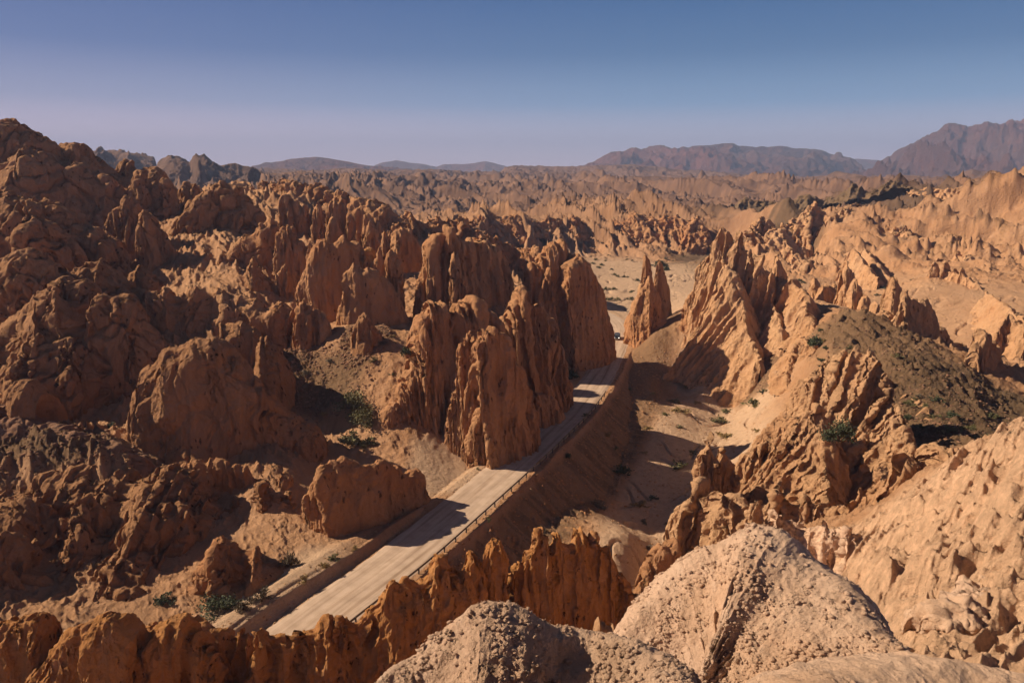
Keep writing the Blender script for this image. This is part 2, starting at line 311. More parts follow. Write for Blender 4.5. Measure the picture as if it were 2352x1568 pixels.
def terr(x, y, px):
    """full ground height; px = local sample spacing in metres"""
    lat = road_lat(x, y); r0 = np.hypot(x, y); z = zt(x, y, lat); SD = blob(x + 2.5 * perlin(x / 7, y / 7, seed=31), y + 4 * perlin(x / 9, y / 9, seed=32), SAND); R = rough(x, y) * (1 - .92 * SD); R = R * (1 + .9 * sstep(300, 600, r0)) * (1 + .2 * sstep(60, 110, x) * sstep(250, 320, r0)) * (1 + (r0 > 240) * .6 * fbm(x / 210, y / 210, o=2, seed=77))
    keep = sstep(5.5, 12, np.abs(lat)); r = np.hypot(x, y)
    a = -.6; X = x * math.cos(a) - y * math.sin(a); Y = x * math.sin(a) + y * math.cos(a)
    X = X + 6 * perlin(x / 60, y / 60, seed=9) + sstep(240, 420, r0) * 34 * perlin(x / 130, y / 130, seed=19); Y = Y + sstep(240, 420, r0) * 30 * perlin(x / 110, y / 110, seed=29); d = 0
    for lam, an, sd in ((240, 2.6, 10), (110, 2.6, 11), (38, 2.8, 12), (15, 2.4, 13), (6.0, 2.0, 14), (2.4, 1.5, 15), (1.0, 1.2, 16), (.45, 1.1, 17), (.2, 1, 18)):
        amp = np.minimum(R, (.26 if lam > 30 else .36) * lam) * (.9 if lam > 30 else 1.15); m = (px < lam * .45) & (amp > .01)
        if not m.any(): continue
        n = np.clip(ridged(X * an / lam * .8 + .5 * perlin(x / lam, y / lam, seed=sd), Y / lam * (.4 if lam > 30 else .55), seed=sd * 7, o=3), 0, 1.2) ** 1.4 - .35
        mod = .5 + 1.15 * sstep(-.35, .45, perlin(x / (3.7 * lam), y / (3.7 * lam), seed=sd + 200))
        d = d + np.where(m, amp * n * mod, 0)
    # rills running down the road embankment
    emb = sstep(5.2, 6.5, lat) * (1 - sstep(13.5, 17, lat)) * (1 - sstep(158, 176, y)) * sstep(30, 60, y)
    along = y * .93 + x * .37
    rl = ridged(along / 2.6, lat / 26, seed=70, o=3) - .4
    z = z + emb * (.7 * rl + .25 * fbm(x / 2.5, y / 2.5, o=3, seed=72))
    # shallow braided channels on the wash floor
    flat = SD * (1 - emb) * keep
    ch = perlin(x / 15 + 1.3 * perlin(x / 9, y / 9, seed=3), y / 30, seed=41)
    z = z - flat * .7 * np.exp(-(ch / .035) ** 2) * sstep(18, 40, y) + flat * .18 * fbm(x / 6, y / 6, o=4, seed=43)
    q = -.65 * x + .75 * y + .8 * perlin(x / 5, y / 5, seed=81); pl = blob(x, y, PALE)
    if pl.max() > 0: d = d + pl * (1.15 * (ridged(q / 3.1, (x * .75 + y * .65) / 17, seed=82, o=4) - .45) + .4 * (ridged(q / .8, (x * .75 + y * .65) / 5, seed=83, o=2) - .45))
    z = z + d * keep + keep * .10 * fbm(x / 1.3, y / 1.3, o=3, seed=44) * (r < 260)
    return z, lat, SD, emb
_P = lambda u, v, D: P(u, v, D)
SAND = [(50,330,44,105,0),(20,94,11,22,-.2),(25,120,9,22,-.3),(38,140,15,24,-.4),(47,160,15,16,0),(-11,117,7,8,0),(-31,74,6,20,-.5),(_P(2240,760,205)[0],205,46,46,-.4),(_P(2420,860,170)[0],170,36,30,-.4),(_P(1960,665,280)[0],280,26,22,0),(-46,60,8,12,0),(_P(1640,830,185)[0],186,14,14,0)]
PALE = [(27,38,17,24,-.45),(16,24,8,8,0),(30,50,16,12,0),(44,36,16,24,0)]
def blob(x, y, B):
    s = 0
    for bx, by, rx, ry, an in B:
        c, q = math.cos(an), math.sin(an); dx, dy = x - bx, y - by
        u, v = (dx * c + dy * q) / rx, (-dx * q + dy * c) / ry
        s = np.maximum(s, sstep(1.25, .65, np.sqrt(u * u + v * v)))
    return s
def PB(u, v, D, rx, ry, an=0): p = P(u, v, D); return (p[0], p[1], rx, ry, an)
GRAV = [PB(700,880,142,14,10), PB(620,820,148,12,9), PB(660,760,158,10,6), PB(840,790,152,5,8), PB(60,1000,106,16,8), PB(2040,770,146,11,20,.5), PB(2110,840,128,13,20,.6), PB(2230,940,110,14,18,.6), PB(2190,1000,98,8,14,.7), PB(2320,950,106,14,16,.5), PB(1880,1060,96,2.6,10,.2), PB(430,700,168,6,8), PB(1730,870,176,5,12,0), PB(1790,860,170,6,12,0)]
OLIV_SHADE = [PB(2290,930,118,15,17,.3), PB(2200,960,108,7,12,.3), PB(2060,425,505,36,80), PB(1960,455,500,46,50), PB(1850,468,520,60,30), PB(1760,482,530,50,22), PB(2110,470,440,24,40), PB(1700,590,420,44,26), PB(1560,625,350,14,18), PB(1620,610,380,28,22), PB(1760,610,380,30,20)]  # first two blobs paint shade plus dark scrub on the right-hand gravel slope
def build_terrain():
    az = np.concatenate([np.linspace(-1.45, -.70, 90)[:-1], np.linspace(-.70, .70, 1250), np.linspace(.70, 1.45, 90)[1:]])
    rr = np.concatenate([np.geomspace(2.5, 18, 50)[:-1], np.geomspace(18, 55, 330)[:-1], np.geomspace(55, 260, 560)[:-1], np.geomspace(260, 1300, 460)[:-1], np.geomspace(1300, 12000, 160)])
    a, r = np.meshgrid(az, rr, indexing='ij'); x = r * np.sin(a); y = r * np.cos(a)
    px = np.maximum(np.gradient(rr)[None, :], .0012 * r)
    z, lat, R, emb = terr(x, y, px)
    z = np.where(np.abs(lat) < 4.3, z - .06, z)
    V = np.stack([x, y, z], -1); F = grid_faces(*x.shape)
    o = mesh_obj('terrain', V.reshape(-1, 3), F, M['terrain']); tag(o, kind='structure')
    gn = fbm(x / 9, y / 9, o=4, seed=50)
    near = r < 1e9
    emb_shade = sstep(5.2, 6.5, lat) * (1 - sstep(14, 22, lat)) * (1 - sstep(212, 222, y)) * (y > 160); grav_shade = np.maximum(np.maximum(blob(x + 3 * gn, y + 3 * gn, GRAV), .8 * emb_shade), emb * (.7 + .3 * (ridged(( y * .93 + x * .37) / 2.2, lat / 20, seed=71) > .55)))  # far embankment stretch: its shadow is painted in with the dark gravel colour
    oliv_shade = blob(x + 6 * gn, y + 10 * gn, OLIV_SHADE)
    fl = R * (1 - emb) * (1 - grav_shade) * (1 - .7 * sstep(75, 95, x))
    for nm, val in (('gravel', grav_shade), ('olive', oliv_shade), ('sand', fl), ('distant', sstep(330, 680, r) * (.8 + .2 * sstep(-.2, .2, gn))), ('pale', blob(x, y, PALE))):  # distant mask darkens far ground: painted shading plus rock varnish
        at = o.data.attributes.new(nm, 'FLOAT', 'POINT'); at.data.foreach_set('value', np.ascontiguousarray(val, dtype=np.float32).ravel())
    return o
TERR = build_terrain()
# ------------------------------------------------------------------ far mountains: crest traced by bearing, real distance and depth
def mountains(name, pts, D, Dfront, base, amp, lam, mat='mount', v_base=None, back=1.6, seed=0, olap=0):
    p = np.array(pts, float); cp = P(p[:, 0], p[:, 1], D); azc = np.arctan2(cp[:, 0], cp[:, 1])
    dist = np.hypot(cp[:, 0], cp[:, 1])
    n = int((azc[-1] - azc[0]) / .0011) + 2; az = np.linspace(azc[0], azc[-1], n)
    zc = np.interp(az, azc, cp[:, 2]); dc = np.interp(az, azc, dist)
    m = 150; t = np.r_[np.linspace(0, 1, m), np.linspace(1, back, 30)[1:]]
    A, T = np.meshgrid(az, t, indexing='ij'); fr = Dfront / D
    r = dc[:, None] * (fr + (1 - fr) * T); x, y = r * np.sin(A), r * np.cos(A)
    prof = np.where(T <= 1, np.clip(T, 0, 1) ** 1.15, 1 - ((T - 1) / (back - 1)) ** 1.5 * 1.1)
    ed = np.minimum(1, np.minimum(np.arange(n), np.arange(n)[::-1]) / (.04 * n))[:, None] ** .7
    hgt = (zc[:, None] - base) * ed; body = np.sin(np.clip(prof, 0, 1) * math.pi) ** .6
    g = ridged(x / lam + .6 * y / lam, y / lam * .55, seed=seed + 90, o=5) - .5
    g2 = ridged(x / lam * 4, y / lam * 3, seed=seed + 99, o=4) - .5
    z = base + hgt * prof + amp * g * (body + .12) * ed + amp * .28 * g2 * (body + .35) * ed + amp * .09 * (ridged(x / lam * 13, y / lam * 9, seed=seed + 5, o=2) - .4) * (body + .35) * ed
    z = np.where(T >= back - 1e-6, base - 60, z); z[:, 0] = base - 40
    o = mesh_obj(name, np.stack([x, y, z], -1).reshape(-1, 3), grid_faces(*x.shape), M[mat]); tag(o, kind='structure'); return o
mountains('mountains', [(1240,400),(1290,392),(1330,380),(1350,378),(1400,352),(1430,346),(1453,337),(1470,344),(1510,337),(1560,338),(1600,333),(1640,332),(1682,325),(1720,330),(1760,334),(1800,333),(1850,341),(1885,345),(1910,353),(1940,362),(1960,375),(1985,400),(2010,425)], 5000, 3300, -40, 120, 520)
mountains('mountains', [(1900,395),(1940,366),(1970,364),(2010,367),(2040,372),(2090,390)], 6800, 5400, -40, 60, 500, seed=1)
mountains('mountains', [(1930,428),(1975,412),(2010,385),(2060,355),(2100,335),(2140,308),(2170,297),(2200,292),(2230,291),(2260,286),(2300,284),(2352,275),(2420,268),(2500,275),(2600,300)], 4200, 2500, -40, 170, 420, seed=2)
mountains('distant_hills', [(560,385),(600,376),(640,371),(680,364),(725,360),(760,364),(800,372),(850,380),(900,384),(960,390)], 4200, 3000, 0, 40, 300, seed=3)
mountains('distant_hills', [(840,386),(880,373),(910,368),(940,374),(980,378),(1000,383),(1020,377),(1060,378),(1090,374),(1115,370),(1140,376),(1165,383),(1190,380),(1240,382),(1300,386),(1360,384)], 7000, 5600, 0, 40, 420, seed=4)
mountains('hills', [(480,398),(600,388),(700,391),(800,387),(900,393),(1000,391),(1100,397),(1180,392),(1280,396),(1400,405)], 2100, 1400, 12, 26, 130, mat='hill', seed=9)
mountains('hills', [(1130,396),(1180,379),(1230,381),(1300,383),(1380,381),(1450,379),(1520,384),(1620,395),(1750,405),(1900,415)], 2700, 1900, 14, 26, 150, mat='hill', seed=5)
mountains('hills', [(130,360),(200,344),(260,344),(300,350),(340,362),(365,372)], 1500, 1000, 20, 44, 170, mat='hill', seed=6)
mountains('hills', [(330,400),(365,370),(385,358),(410,364),(435,377),(455,357),(470,358),(500,378),(530,372),(570,378),(605,392),(650,398),(700,392),(760,396),(830,400),(900,408),(1000,415),(1100,425)], 1150, 780, 8, 38, 120, mat='hill', seed=7)
# ------------------------------------------------------------------ rock formations: crest traced, own distance, base and thickness
def shell(name, label, cat, zk, pts, D, iso=False, cap=1.5, kf=.25, kb=.3, e=1.3, flute=(.5, 2.5), lump=(.8, 8), crack=0, fine=.16, lean=.0, mat='mid', group=None, base=None, pxm=1.0, jag=1.0, seed=None, turn=0.0, bury=1.5, cw=7.0):
    seed = (sum(map(ord, label)) % 997) if seed is None else seed
    pts = [tuple(p) for p in pts]; n0 = len(pts)
    uv = np.array([zm(zk, p[0], p[1]) for p in pts], float)
    if len(pts[0]) > 2: Ds = np.array([p[2] for p in pts], float)
    elif isinstance(D, (tuple, list)):
        s = np.r_[0, np.cumsum(np.abs(np.diff(uv[:, 0])) + 1e-3)]; Ds = np.interp(s / s[-1], np.linspace(0, 1, len(D)), D)
    else: Ds = np.full(n0, float(D))
    c3 = P(uv[:, 0], uv[:, 1], Ds); Dm = Ds.mean()
    px = Dm / F_PX * 2.3 * pxm
    L = np.r_[0, np.cumsum(np.linalg.norm(np.diff(c3, axis=0), axis=1))]
    nmx = 700 if pxm < 1 else 420; n = int(np.clip(L[-1] / px, 24, nmx)); px = max(px, L[-1] / nmx)
    s = np.linspace(0, L[-1], n); c = np.stack([np.interp(s, L, c3[:, k]) for k in range(3)], -1)
    k = max(1, int(n * .008) * 2 + 1); ker = np.ones(k) / k
    if k > 1:
        pad = np.pad(c, ((k // 2, k // 2), (0, 0)), mode='edge'); c = np.stack([np.convolve(pad[:, i], ker, 'valid') for i in range(3)], -1)
    env = np.minimum(1, np.minimum(s, s[-1] - s) / (8 * px))
    c[:, 2] += jag * env * (px * 1.6 * perlin(s / (px * 7), s * 0 + seed, seed=1) + px * 3.0 * perlin(s / (px * 22), s * 0 + seed, seed=2))
    # horizontal direction of the crest, smoothed
    ch = c[-1, :2] - c[0, :2]; ch /= np.linalg.norm(ch) + 1e-9
    t = np.gradient(c[:, :2], axis=0); kk = max(3, n // 4) | 1; pad = np.pad(t, ((kk // 2, kk // 2), (0, 0)), mode='edge')
    t = np.stack([np.convolve(pad[:, i], np.ones(kk) / kk, 'valid') for i in range(2)], -1)
    t /= np.linalg.norm(t, axis=1, keepdims=True) + 1e-9; t = t * .6 + ch * .4
    if turn: cr, sr = math.cos(turn), math.sin(turn); t = np.stack([t[:, 0] * cr - t[:, 1] * sr, t[:, 0] * sr + t[:, 1] * cr], -1)
    t /= np.linalg.norm(t, axis=1, keepdims=True); nf = np.stack([t[:, 1], -t[:, 0]], -1)
    nf *= np.where((nf * -c[:, :2]).sum(1) < 0, -1, 1)[:, None]
    zc = c[:, 2]; zg = zt(c[:, 0], c[:, 1])
    h = np.maximum(zc - zg, .5); q = c[:, :2] + nf * (cap + kf * h)[:, None]
    zb = np.minimum(zg, zt(q[:, 0], q[:, 1])) - bury if base is None else np.full(n, float(base))
    zb = np.minimum(zb, zc - .6)
    hm = np.percentile(zc - zb, 90)
    tap = np.clip(np.minimum(s, s[-1] - s) / (min(.5 * hm, .3 * s[-1]) + 1e-6), 0, 1) ** .5 * .88 + .12
    nfro = int(np.clip((hm * (1 + .5 * kf) + cap) / px, 14, 520 if pxm < 1 else 260)); nb = max(8, nfro // 3)
    def prof(m): return np.linspace(0, 1, m + 1)[1:] ** 1.25
    def side(m, kk_, sg):
        g = prof(m)[None, :]; hh = (zc - zb)[:, None]
        gc = np.clip(cap * 1.3 / hh, .04, .45); cp_ = np.sqrt(np.clip(1 - (1 - np.minimum(g / gc, 1)) ** 2, 0, 1))
        lat = (cap * cp_ + kk_ * hh * g ** e) * tap[:, None]
        return np.stack([c[:, 0:1] + sg * nf[:, 0:1] * lat, c[:, 1:2] + sg * nf[:, 1:2] * lat, zc[:, None] - hh * g], -1)
    V = np.concatenate([side(nfro, kf, 1)[:, ::-1], c[:, None, :], side(nb, kb, -1)], 1)
    hh = (V[..., 2] - zb[:, None]) / (zc - zb)[:, None]
    S = np.broadcast_to(s[:, None], V.shape[:2]); x, y, z = V[..., 0], V[..., 1], V[..., 2]
    nn = gnorm(V); 
    cen = V.reshape(-1, 3).mean(0); sgn = 1 if ((V - cen) * nn).sum() > 0 else -1; nn = nn * sgn
    hs = np.minimum(1, (zc - zb) / (hm * .5))[:, None]
    wid = np.linalg.norm(c[-1, :2] - c[0, :2]); la = lump[0] * min(1, .2 + wid / 14); fw = min(1, .3 + wid / 14)
    d = la * fbm(x / lump[1], y / lump[1], z / lump[1] * .7, o=3, seed=seed % 50) * hs * (.45 + .55 * np.clip((1 - hh) * 4, 0, 1)) - .45 * la * hs
    if flute[0]:
        u = S + lean * z + .5 * perlin(x / 9, y / 9, z / 9, seed=8)
        en = fw * hs * np.clip(1.25 - np.abs(hh - .6), .5, 1)
        for fl_, fa in ((flute[1], 1.0), (flute[1] * 3.1, 1.35 * min(1, wid / 20))):
            rr_ = ridged(u / fl_, z / (fl_ * 7), y / (fl_ * 9), o=3, seed=(seed + int(fl_ * 7)) % 31)
            d = d + fa * en * (flute[0] * (rr_ - .45) if flute[0] > 0 else flute[0] * (np.clip(rr_, 0, 1.1) ** 3 * 1.6 - .45))
    if crack:
        w_ = cw; wx = x + lean * z + 1.5 * perlin(x / 5, y / 5, z / 5, seed=4)
        for q_, (sc, a_) in enumerate(((w_, 1), (w_ * .42, .5))):
            pn = perlin(wx / sc * 1.3, y / sc, z / sc * .8, seed=60 + q_ + seed % 7); d = d - crack * a_ * np.exp(-(pn / .05) ** 2) + crack * a_ * .8 * np.minimum(np.abs(pn) * 1.5, .5)
    V = V + nn * d[..., None]
    nn = gnorm(V) * sgn; x, y, z = V[..., 0], V[..., 1], V[..., 2]; d = 0
    l0 = 4.2 if Dm > 30 else 1.6
    for k_ in range(8):
        lam = l0 * .52 ** k_
        if lam > px * 1.7: d = d + fine * 2.0 * (lam / l0) ** .72 * (l0 / 4.2) ** .5 * ((ridged if k_ % 2 else lambda *q, **w2: .4 - 1.1 * ridged(*q, **w2))(x / lam, y / lam, z / lam * (1 if iso else .5), o=1, seed=k_ + 3) - .35)
    V = V + nn * (d if not np.isscalar(d) else 0)[..., None] if not np.isscalar(d) else V
    V = V[:, ::-1] if sgn < 0 else V
    F = grid_faces(V.shape[0], V.shape[1]); nv = V.shape[0] * V.shape[1]
    m_ = int(n / 2); loc = (float(c[m_, 0]), float(c[m_, 1]), float(zb[m_] + bury))
    o = mesh_obj(name, V.reshape(-1, 3), F, M[mat], loc=loc); tag(o, label, cat, group); return o

WA = dict(cap=1.5, kf=.22, kb=.35, e=1.4, mat='wall', flute=(-.6, 2.2), lump=(.8, 7), fine=.19, jag=.6)
DO = dict(cap=5, kf=.45, kb=.5, e=.8, mat='left', flute=(0, 1), lump=(2.0, 11), crack=.9, fine=.14)
FI = dict(cap=1.3, kf=.14, kb=.2, e=1.6, mat='mid', flute=(-1.25, 2.4), lump=(.6, 9), fine=.2)
SP = dict(cap=1.0, kf=.16, kb=.22, e=1.4, mat='right', flute=(.6, 2.2), lump=(.6, 6), fine=.22)
def S(name, label, cat, zk, pts, D, st, **k): a = dict(st); a.update(k); return shell(name, label, cat, zk, pts, D, **a)
# ---- ochre wall along the bottom of the view
G1 = 'ochre rock wall between the camera and the road'
S('rock_fin','tall ochre fin with five rounded knobs and a vertical right edge above the wash','rock fin','7',[(985,900),(1000,700),(1010,540),(1040,470),(1080,460),(1120,380),(1180,260),(1230,245),(1270,300),(1290,360),(1325,290),(1380,275),(1430,330),(1460,260),(1530,245),(1590,250),(1640,255),(1680,330),(1780,410),(1830,480),(1880,590),(1905,700),(1895,800),(1850,930),(1800,1020)],(66,68),WA,base=-9,group=G1,cap=1.3,flute=(.8,2.2))
S('rock_fin','round-headed ochre knob rising from the wall just right of where the guardrail ends','rock knob','7',[(800,700),(815,470),(820,400),(850,350),(900,305),(950,330),(975,400),(1000,450),(1015,560),(1010,800)],64.5,WA,base=-7,cap=1.2,group=G1)
S('rock_fin','long jagged ochre wall in front of the near end of the road','rock wall','3p',[(120,2200),(160,1700),(200,1490),(250,1445),(330,1442),(380,1470),(430,1500),(490,1450),(560,1440),(650,1430),(770,1480),(900,1350),(1000,1300),(1080,1310),(1170,1340),(1220,1250),(1330,1130),(1430,1020),(1540,960),(1620,945),(1720,970),(1790,930),(1850,900),(1930,770),(1975,790),(2065,810),(2130,860),(2180,850),(2230,740),(2290,700),(2360,740),(2400,850),(2420,1200)],(58.5,60,62,64),WA,base=-8,group=G1,lump=(1.3,6),cap=1.8,fine=.28)
S('rock_fin','ochre hump with a hollow under its shoulder left of the long wall','rock wall','2',[(560,1650),(585,1500),(600,1395),(640,1360),(720,1290),(790,1245),(850,1260),(930,1320),(1000,1400),(1040,1450),(1060,1520),(1070,1700)],58,WA,base=-4,group=G1,cap=2.2,lump=(1.2,6))
S('rock_fin','low ochre ledge behind the hump, touching the left edge of the road','rock ledge','2',[(630,1420),(650,1300),(700,1265),(780,1270),(900,1262),(960,1285),(1000,1310),(1060,1320),(1110,1300),(1170,1320),(1200,1420)],62,WA,base=-2,group=G1,cap=1.6)
S('rock_fin','broad ochre dome sloping down to the left at the bottom edge of the view','rock dome','2',[(40,1750),(90,1600),(140,1490),(220,1410),(320,1330),(430,1250),(500,1225),(560,1245),(610,1290),(645,1340),(650,1420),(640,1550),(640,1700)],56,WA,base=-4,group=G1,cap=2.4,mat='wall')
S('rock_fin','flat-topped ochre block in the bottom left corner','rock block','2',[(-160,1600),(-140,1330),(-60,1290),(0,1270),(80,1240),(160,1232),(205,1260),(228,1310),(222,1450),(210,1700)],58,WA,base=-4,group=G1,cap=2.0)
S('rock_pinnacle','arrowhead-shaped ochre rock between the fluted massif and the pale mound','rock pinnacle','7',[(1890,900),(1900,700),(1950,560),(2030,420),(2080,370),(2130,350),(2190,330),(2210,420),(2240,520),(2290,640),(2310,800)],(70,73),WA,base=-10,cap=1.2,mat='mid',kf=.35)
S('rock_pinnacle','tiny cluster of pale knobs peeping over the near mound','rock knobs','7',[(1570,1150),(1600,980),(1630,920),(1655,898),(1675,940),(1700,930),(1730,945),(1755,925),(1785,960),(1800,1080)],40,WA,base=5,cap=.7,mat='right',fine=.1,lump=(.3,3),flute=(.3,1.2))
# ---- layered outcrops left of the near road
LA = dict(cap=2.5, kf=1.0, kb=.7, e=.95, mat='left', flute=(.9, 4.5), lump=(1.8, 8), crack=.7, fine=.13, lean=.7)
G2 = 'layered brown outcrops left of the near road'
S('rock_ridge','long brown layered ridge with a bright rim, running above the hollow left of the road','rock ridge','l',[(-120,1500),(-60,1330),(60,1190),(200,1110),(300,1065),(400,1050),(520,1045),(620,1020),(700,1040),(740,1080),(820,1075),(900,1030),(1000,1010),(1100,1020),(1160,1055),(1220,1015),(1320,975),(1400,940),(1480,955),(1560,990),(1650,1040),(1760,1100),(1830,1180),(1890,1260),(1960,1400),(2050,1600)],(96,99,99),LA,group=G2,kf=2.3,flute=(1.3,4.5))
S('rock_ridge','craggy brown spur with a round knob on top, just left of the slab wall','rock spur','2',[(960,960),(1010,760),(1080,690),(1140,690),(1180,650),(1190,610),(1230,603),(1262,640),(1290,665),(1370,658),(1405,700),(1410,800),(1420,960)],(99,102),LA,group=G2,kf=.5,cap=1.6)
S('rock_fin','row of thin orange fluted blades behind the craggy spur','rock blades','2',[(840,700),(860,545),(930,517),(1020,530),(1090,535),(1150,560),(1220,600),(1270,640),(1290,600),(1312,583),(1350,610),(1400,660),(1415,780)],105,FI,group=G2,cap=.9,flute=(-.8,1.8),base=0)
S('rock_outcrop','leaning brown slab low on the left beside the hollow','rock slab','2',[(150,1320),(190,1100),(240,960),(290,890),(330,875),(400,900),(470,960),(530,1050),(540,1150),(535,1330)],(85,88),LA,group=G2,kf=.4,lean=1.2)
S('rock_outcrop','brown lobe with a dark cleft beside it in the middle of the layered slope','rock lobe','2',[(330,800),(345,700),(400,685),(450,715),(520,790),(600,880),(660,960),(690,1080),(680,1200)],(90,92),LA,group=G2,kf=.5,cap=2)
S('rock_outcrop','split brown boulder with twin tops on the layered slope','rock boulder','2',[(680,900),(700,745),(740,722),(762,740),(785,722),(830,765),(852,810),(850,900),(800,1000)],92,LA,group=G2,kf=.4,cap=1.6,lean=.2)
S('rock_outcrop','smooth orange apron rock with a pointed corner above the hollow','rock apron','2',[(830,1180),(900,1080),(960,960),(1020,880),(1080,900),(1120,955),(1170,950),(1200,925),(1232,985),(1225,1040),(1200,1120)],(83,84,85),LA,group=G2,kf=.9,cap=2.4,lean=0,mat='mid',lump=(.8,7))
S('rock_outcrop','dark-banded brown lobe at the left edge under the long ridge','rock lobe','2',[(-60,850),(-20,720),(30,680),(110,672),(180,690),(215,750),(200,830),(150,920),(100,1000)],(90,92),LA,group=G2,kf=.5,cap=2.2)
S('rock_outcrop','low brown rock at the far left edge above the corner block','rock lobe','2',[(-140,1100),(-60,900),(0,872),(60,905),(130,960),(162,1020),(150,1120),(120,1240)],(80,82),LA,group=G2,kf=.5,cap=2.2)
S('rock_fin','smooth orange slab wall standing right beside the road with shadow spilling onto the gravel','rock wall','4',[(-190,1220),(-130,1080),(-90,960),(-40,900),(10,888),(100,900),(200,920),(330,925),(350,905),(400,908),(440,935),(500,960),(540,985),(565,975),(610,963),(645,990),(658,1040),(668,1100),(700,1150),(740,1190)],(95,100,108.5),FI,cap=1.6,kf=.3,kb=.4,flute=(-.35,3),lump=(1,7),e=1.7)
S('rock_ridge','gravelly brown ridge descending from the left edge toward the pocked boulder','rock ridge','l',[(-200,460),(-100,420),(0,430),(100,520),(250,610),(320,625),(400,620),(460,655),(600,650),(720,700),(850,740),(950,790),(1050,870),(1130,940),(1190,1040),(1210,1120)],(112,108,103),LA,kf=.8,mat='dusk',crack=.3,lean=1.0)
S('rock_boulder','single round boulder perched at the left edge above the gravelly ridge','boulder','l',[(60,440),(75,365),(110,300),(155,250),(205,245),(260,270),(330,330),(385,390),(375,440),(330,510),(300,560)],113,DO,cap=2.4,kf=.2,crack=0,lump=(.5,4),base=9)
S('rock_boulder','huge pocked boulder wall, rounded on top, in the lower left middle','boulder','2',[(560,620),(590,460),(625,320),(618,200),(640,110),(680,75),(740,30),(780,-20),(850,-50),(920,-65),(1000,-60),(1080,-20),(1140,40),(1200,120),(1280,200),(1340,290),(1420,345),(1500,365),(1535,430),(1545,560)],(117,119,121),DO,cap=4,kf=.25,kb=.4,crack=.4,lump=(1.3,9),fine=.13)
# ---- domes on the left
G3 = 'rounded brown domes on the left slope'
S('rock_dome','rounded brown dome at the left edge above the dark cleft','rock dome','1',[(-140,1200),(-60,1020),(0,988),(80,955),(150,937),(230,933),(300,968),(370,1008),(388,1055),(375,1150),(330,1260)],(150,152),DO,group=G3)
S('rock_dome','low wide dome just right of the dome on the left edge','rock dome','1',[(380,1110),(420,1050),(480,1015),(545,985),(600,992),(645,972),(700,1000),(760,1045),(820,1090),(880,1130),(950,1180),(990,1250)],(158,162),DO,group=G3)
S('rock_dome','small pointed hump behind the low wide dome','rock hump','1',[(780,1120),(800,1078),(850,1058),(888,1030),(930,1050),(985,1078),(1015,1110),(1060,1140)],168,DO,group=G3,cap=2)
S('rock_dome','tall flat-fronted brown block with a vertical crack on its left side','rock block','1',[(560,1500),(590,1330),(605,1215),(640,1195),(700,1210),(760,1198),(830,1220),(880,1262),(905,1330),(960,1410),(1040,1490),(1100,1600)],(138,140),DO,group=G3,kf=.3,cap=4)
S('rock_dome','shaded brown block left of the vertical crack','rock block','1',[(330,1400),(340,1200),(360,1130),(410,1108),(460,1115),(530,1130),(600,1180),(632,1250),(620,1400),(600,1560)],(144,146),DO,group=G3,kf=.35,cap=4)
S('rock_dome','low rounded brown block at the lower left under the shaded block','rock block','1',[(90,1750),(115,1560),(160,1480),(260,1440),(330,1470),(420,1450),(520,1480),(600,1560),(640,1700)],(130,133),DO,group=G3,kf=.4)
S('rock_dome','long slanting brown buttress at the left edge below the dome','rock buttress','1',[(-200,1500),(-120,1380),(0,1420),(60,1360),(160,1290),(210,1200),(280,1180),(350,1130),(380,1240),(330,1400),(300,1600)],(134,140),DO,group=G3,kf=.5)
S('rock_ridge','low orange ridge crossing the left middle between the domes and the tall fins','rock ridge','1',[(860,1420),(880,1260),(930,1185),(1000,1150),(1090,1150),(1130,1200),(1180,1160),(1260,1148),(1330,1170),(1390,1150),(1440,1170),(1530,1210),(1560,1232),(1640,1238),(1665,1258),(1720,1290),(1780,1250),(1835,1280),(1880,1300),(1905,1350),(1930,1450)],(158,162,160),DO,cap=2.5,kf=.4,crack=.5,mat='mid')
S('rock_fin','single smooth orange blade standing behind the gravel saddle','rock blade','4b',[(780,1400),(785,1250),(800,1180),(835,1145),(880,1105),(940,1120),(990,1190),(1040,1235),(1065,1225),(1078,1270),(1110,1320),(1150,1420)],(157,159),FI,cap=1.8,kf=.25)
S('rock_dome','smooth brown dome half buried at the top of the gravel saddle','rock dome','4b',[(60,1420),(90,1295),(150,1260),(250,1245),(350,1255),(400,1290),(480,1325),(540,1390),(570,1480)],(150,152),DO,cap=3.5,crack=.2)
S('rock_dome','small brown dome below the gravel saddle beside the pocked boulder','rock dome','4b',[(420,1620),(435,1480),(480,1415),(550,1408),(610,1430),(680,1480),(730,1560),(780,1660)],(136,138),DO,cap=3,crack=.2)
# ---- the tall middle slabs
S('rock_outcrop','great leaning orange slab with a bright left edge in the left middle','rock slab','4b',[(800,1050),(850,860),(900,760),(940,660),(985,600),(1010,565),(1050,548),(1085,560),(1105,605),(1160,580),(1190,535),(1215,525),(1260,545),(1300,565),(1370,545),(1395,580),(1420,640),(1440,720),(1400,800),(1380,900)],(172,174,180),FI,cap=2.2,kf=.18,kb=.5,flute=(-.35,3.5))
S('rock_outcrop','grey-topped orange slab right of the great leaning slab','rock slab','4b',[(1150,1330),(1180,1130),(1205,1010),(1215,920),(1222,850),(1270,810),(1330,765),(1380,790),(1450,800),(1530,825),(1600,870),(1655,930),(1672,1000),(1662,1090),(1600,1130),(1550,1200)],(164,164,168),FI,cap=2.0,kf=.2,kb=.5,flute=(-.35,3))
S('rock_fin','small brown outcrop with a notched top on the gravel saddle','rock outcrop','4b',[(1250,1400),(1275,1335),(1320,1285),(1350,1215),(1410,1170),(1440,1178),(1465,1195),(1500,1240),(1512,1290),(1565,1330),(1600,1400)],(149,150),DO,cap=1.6,kf=.3,crack=.3)
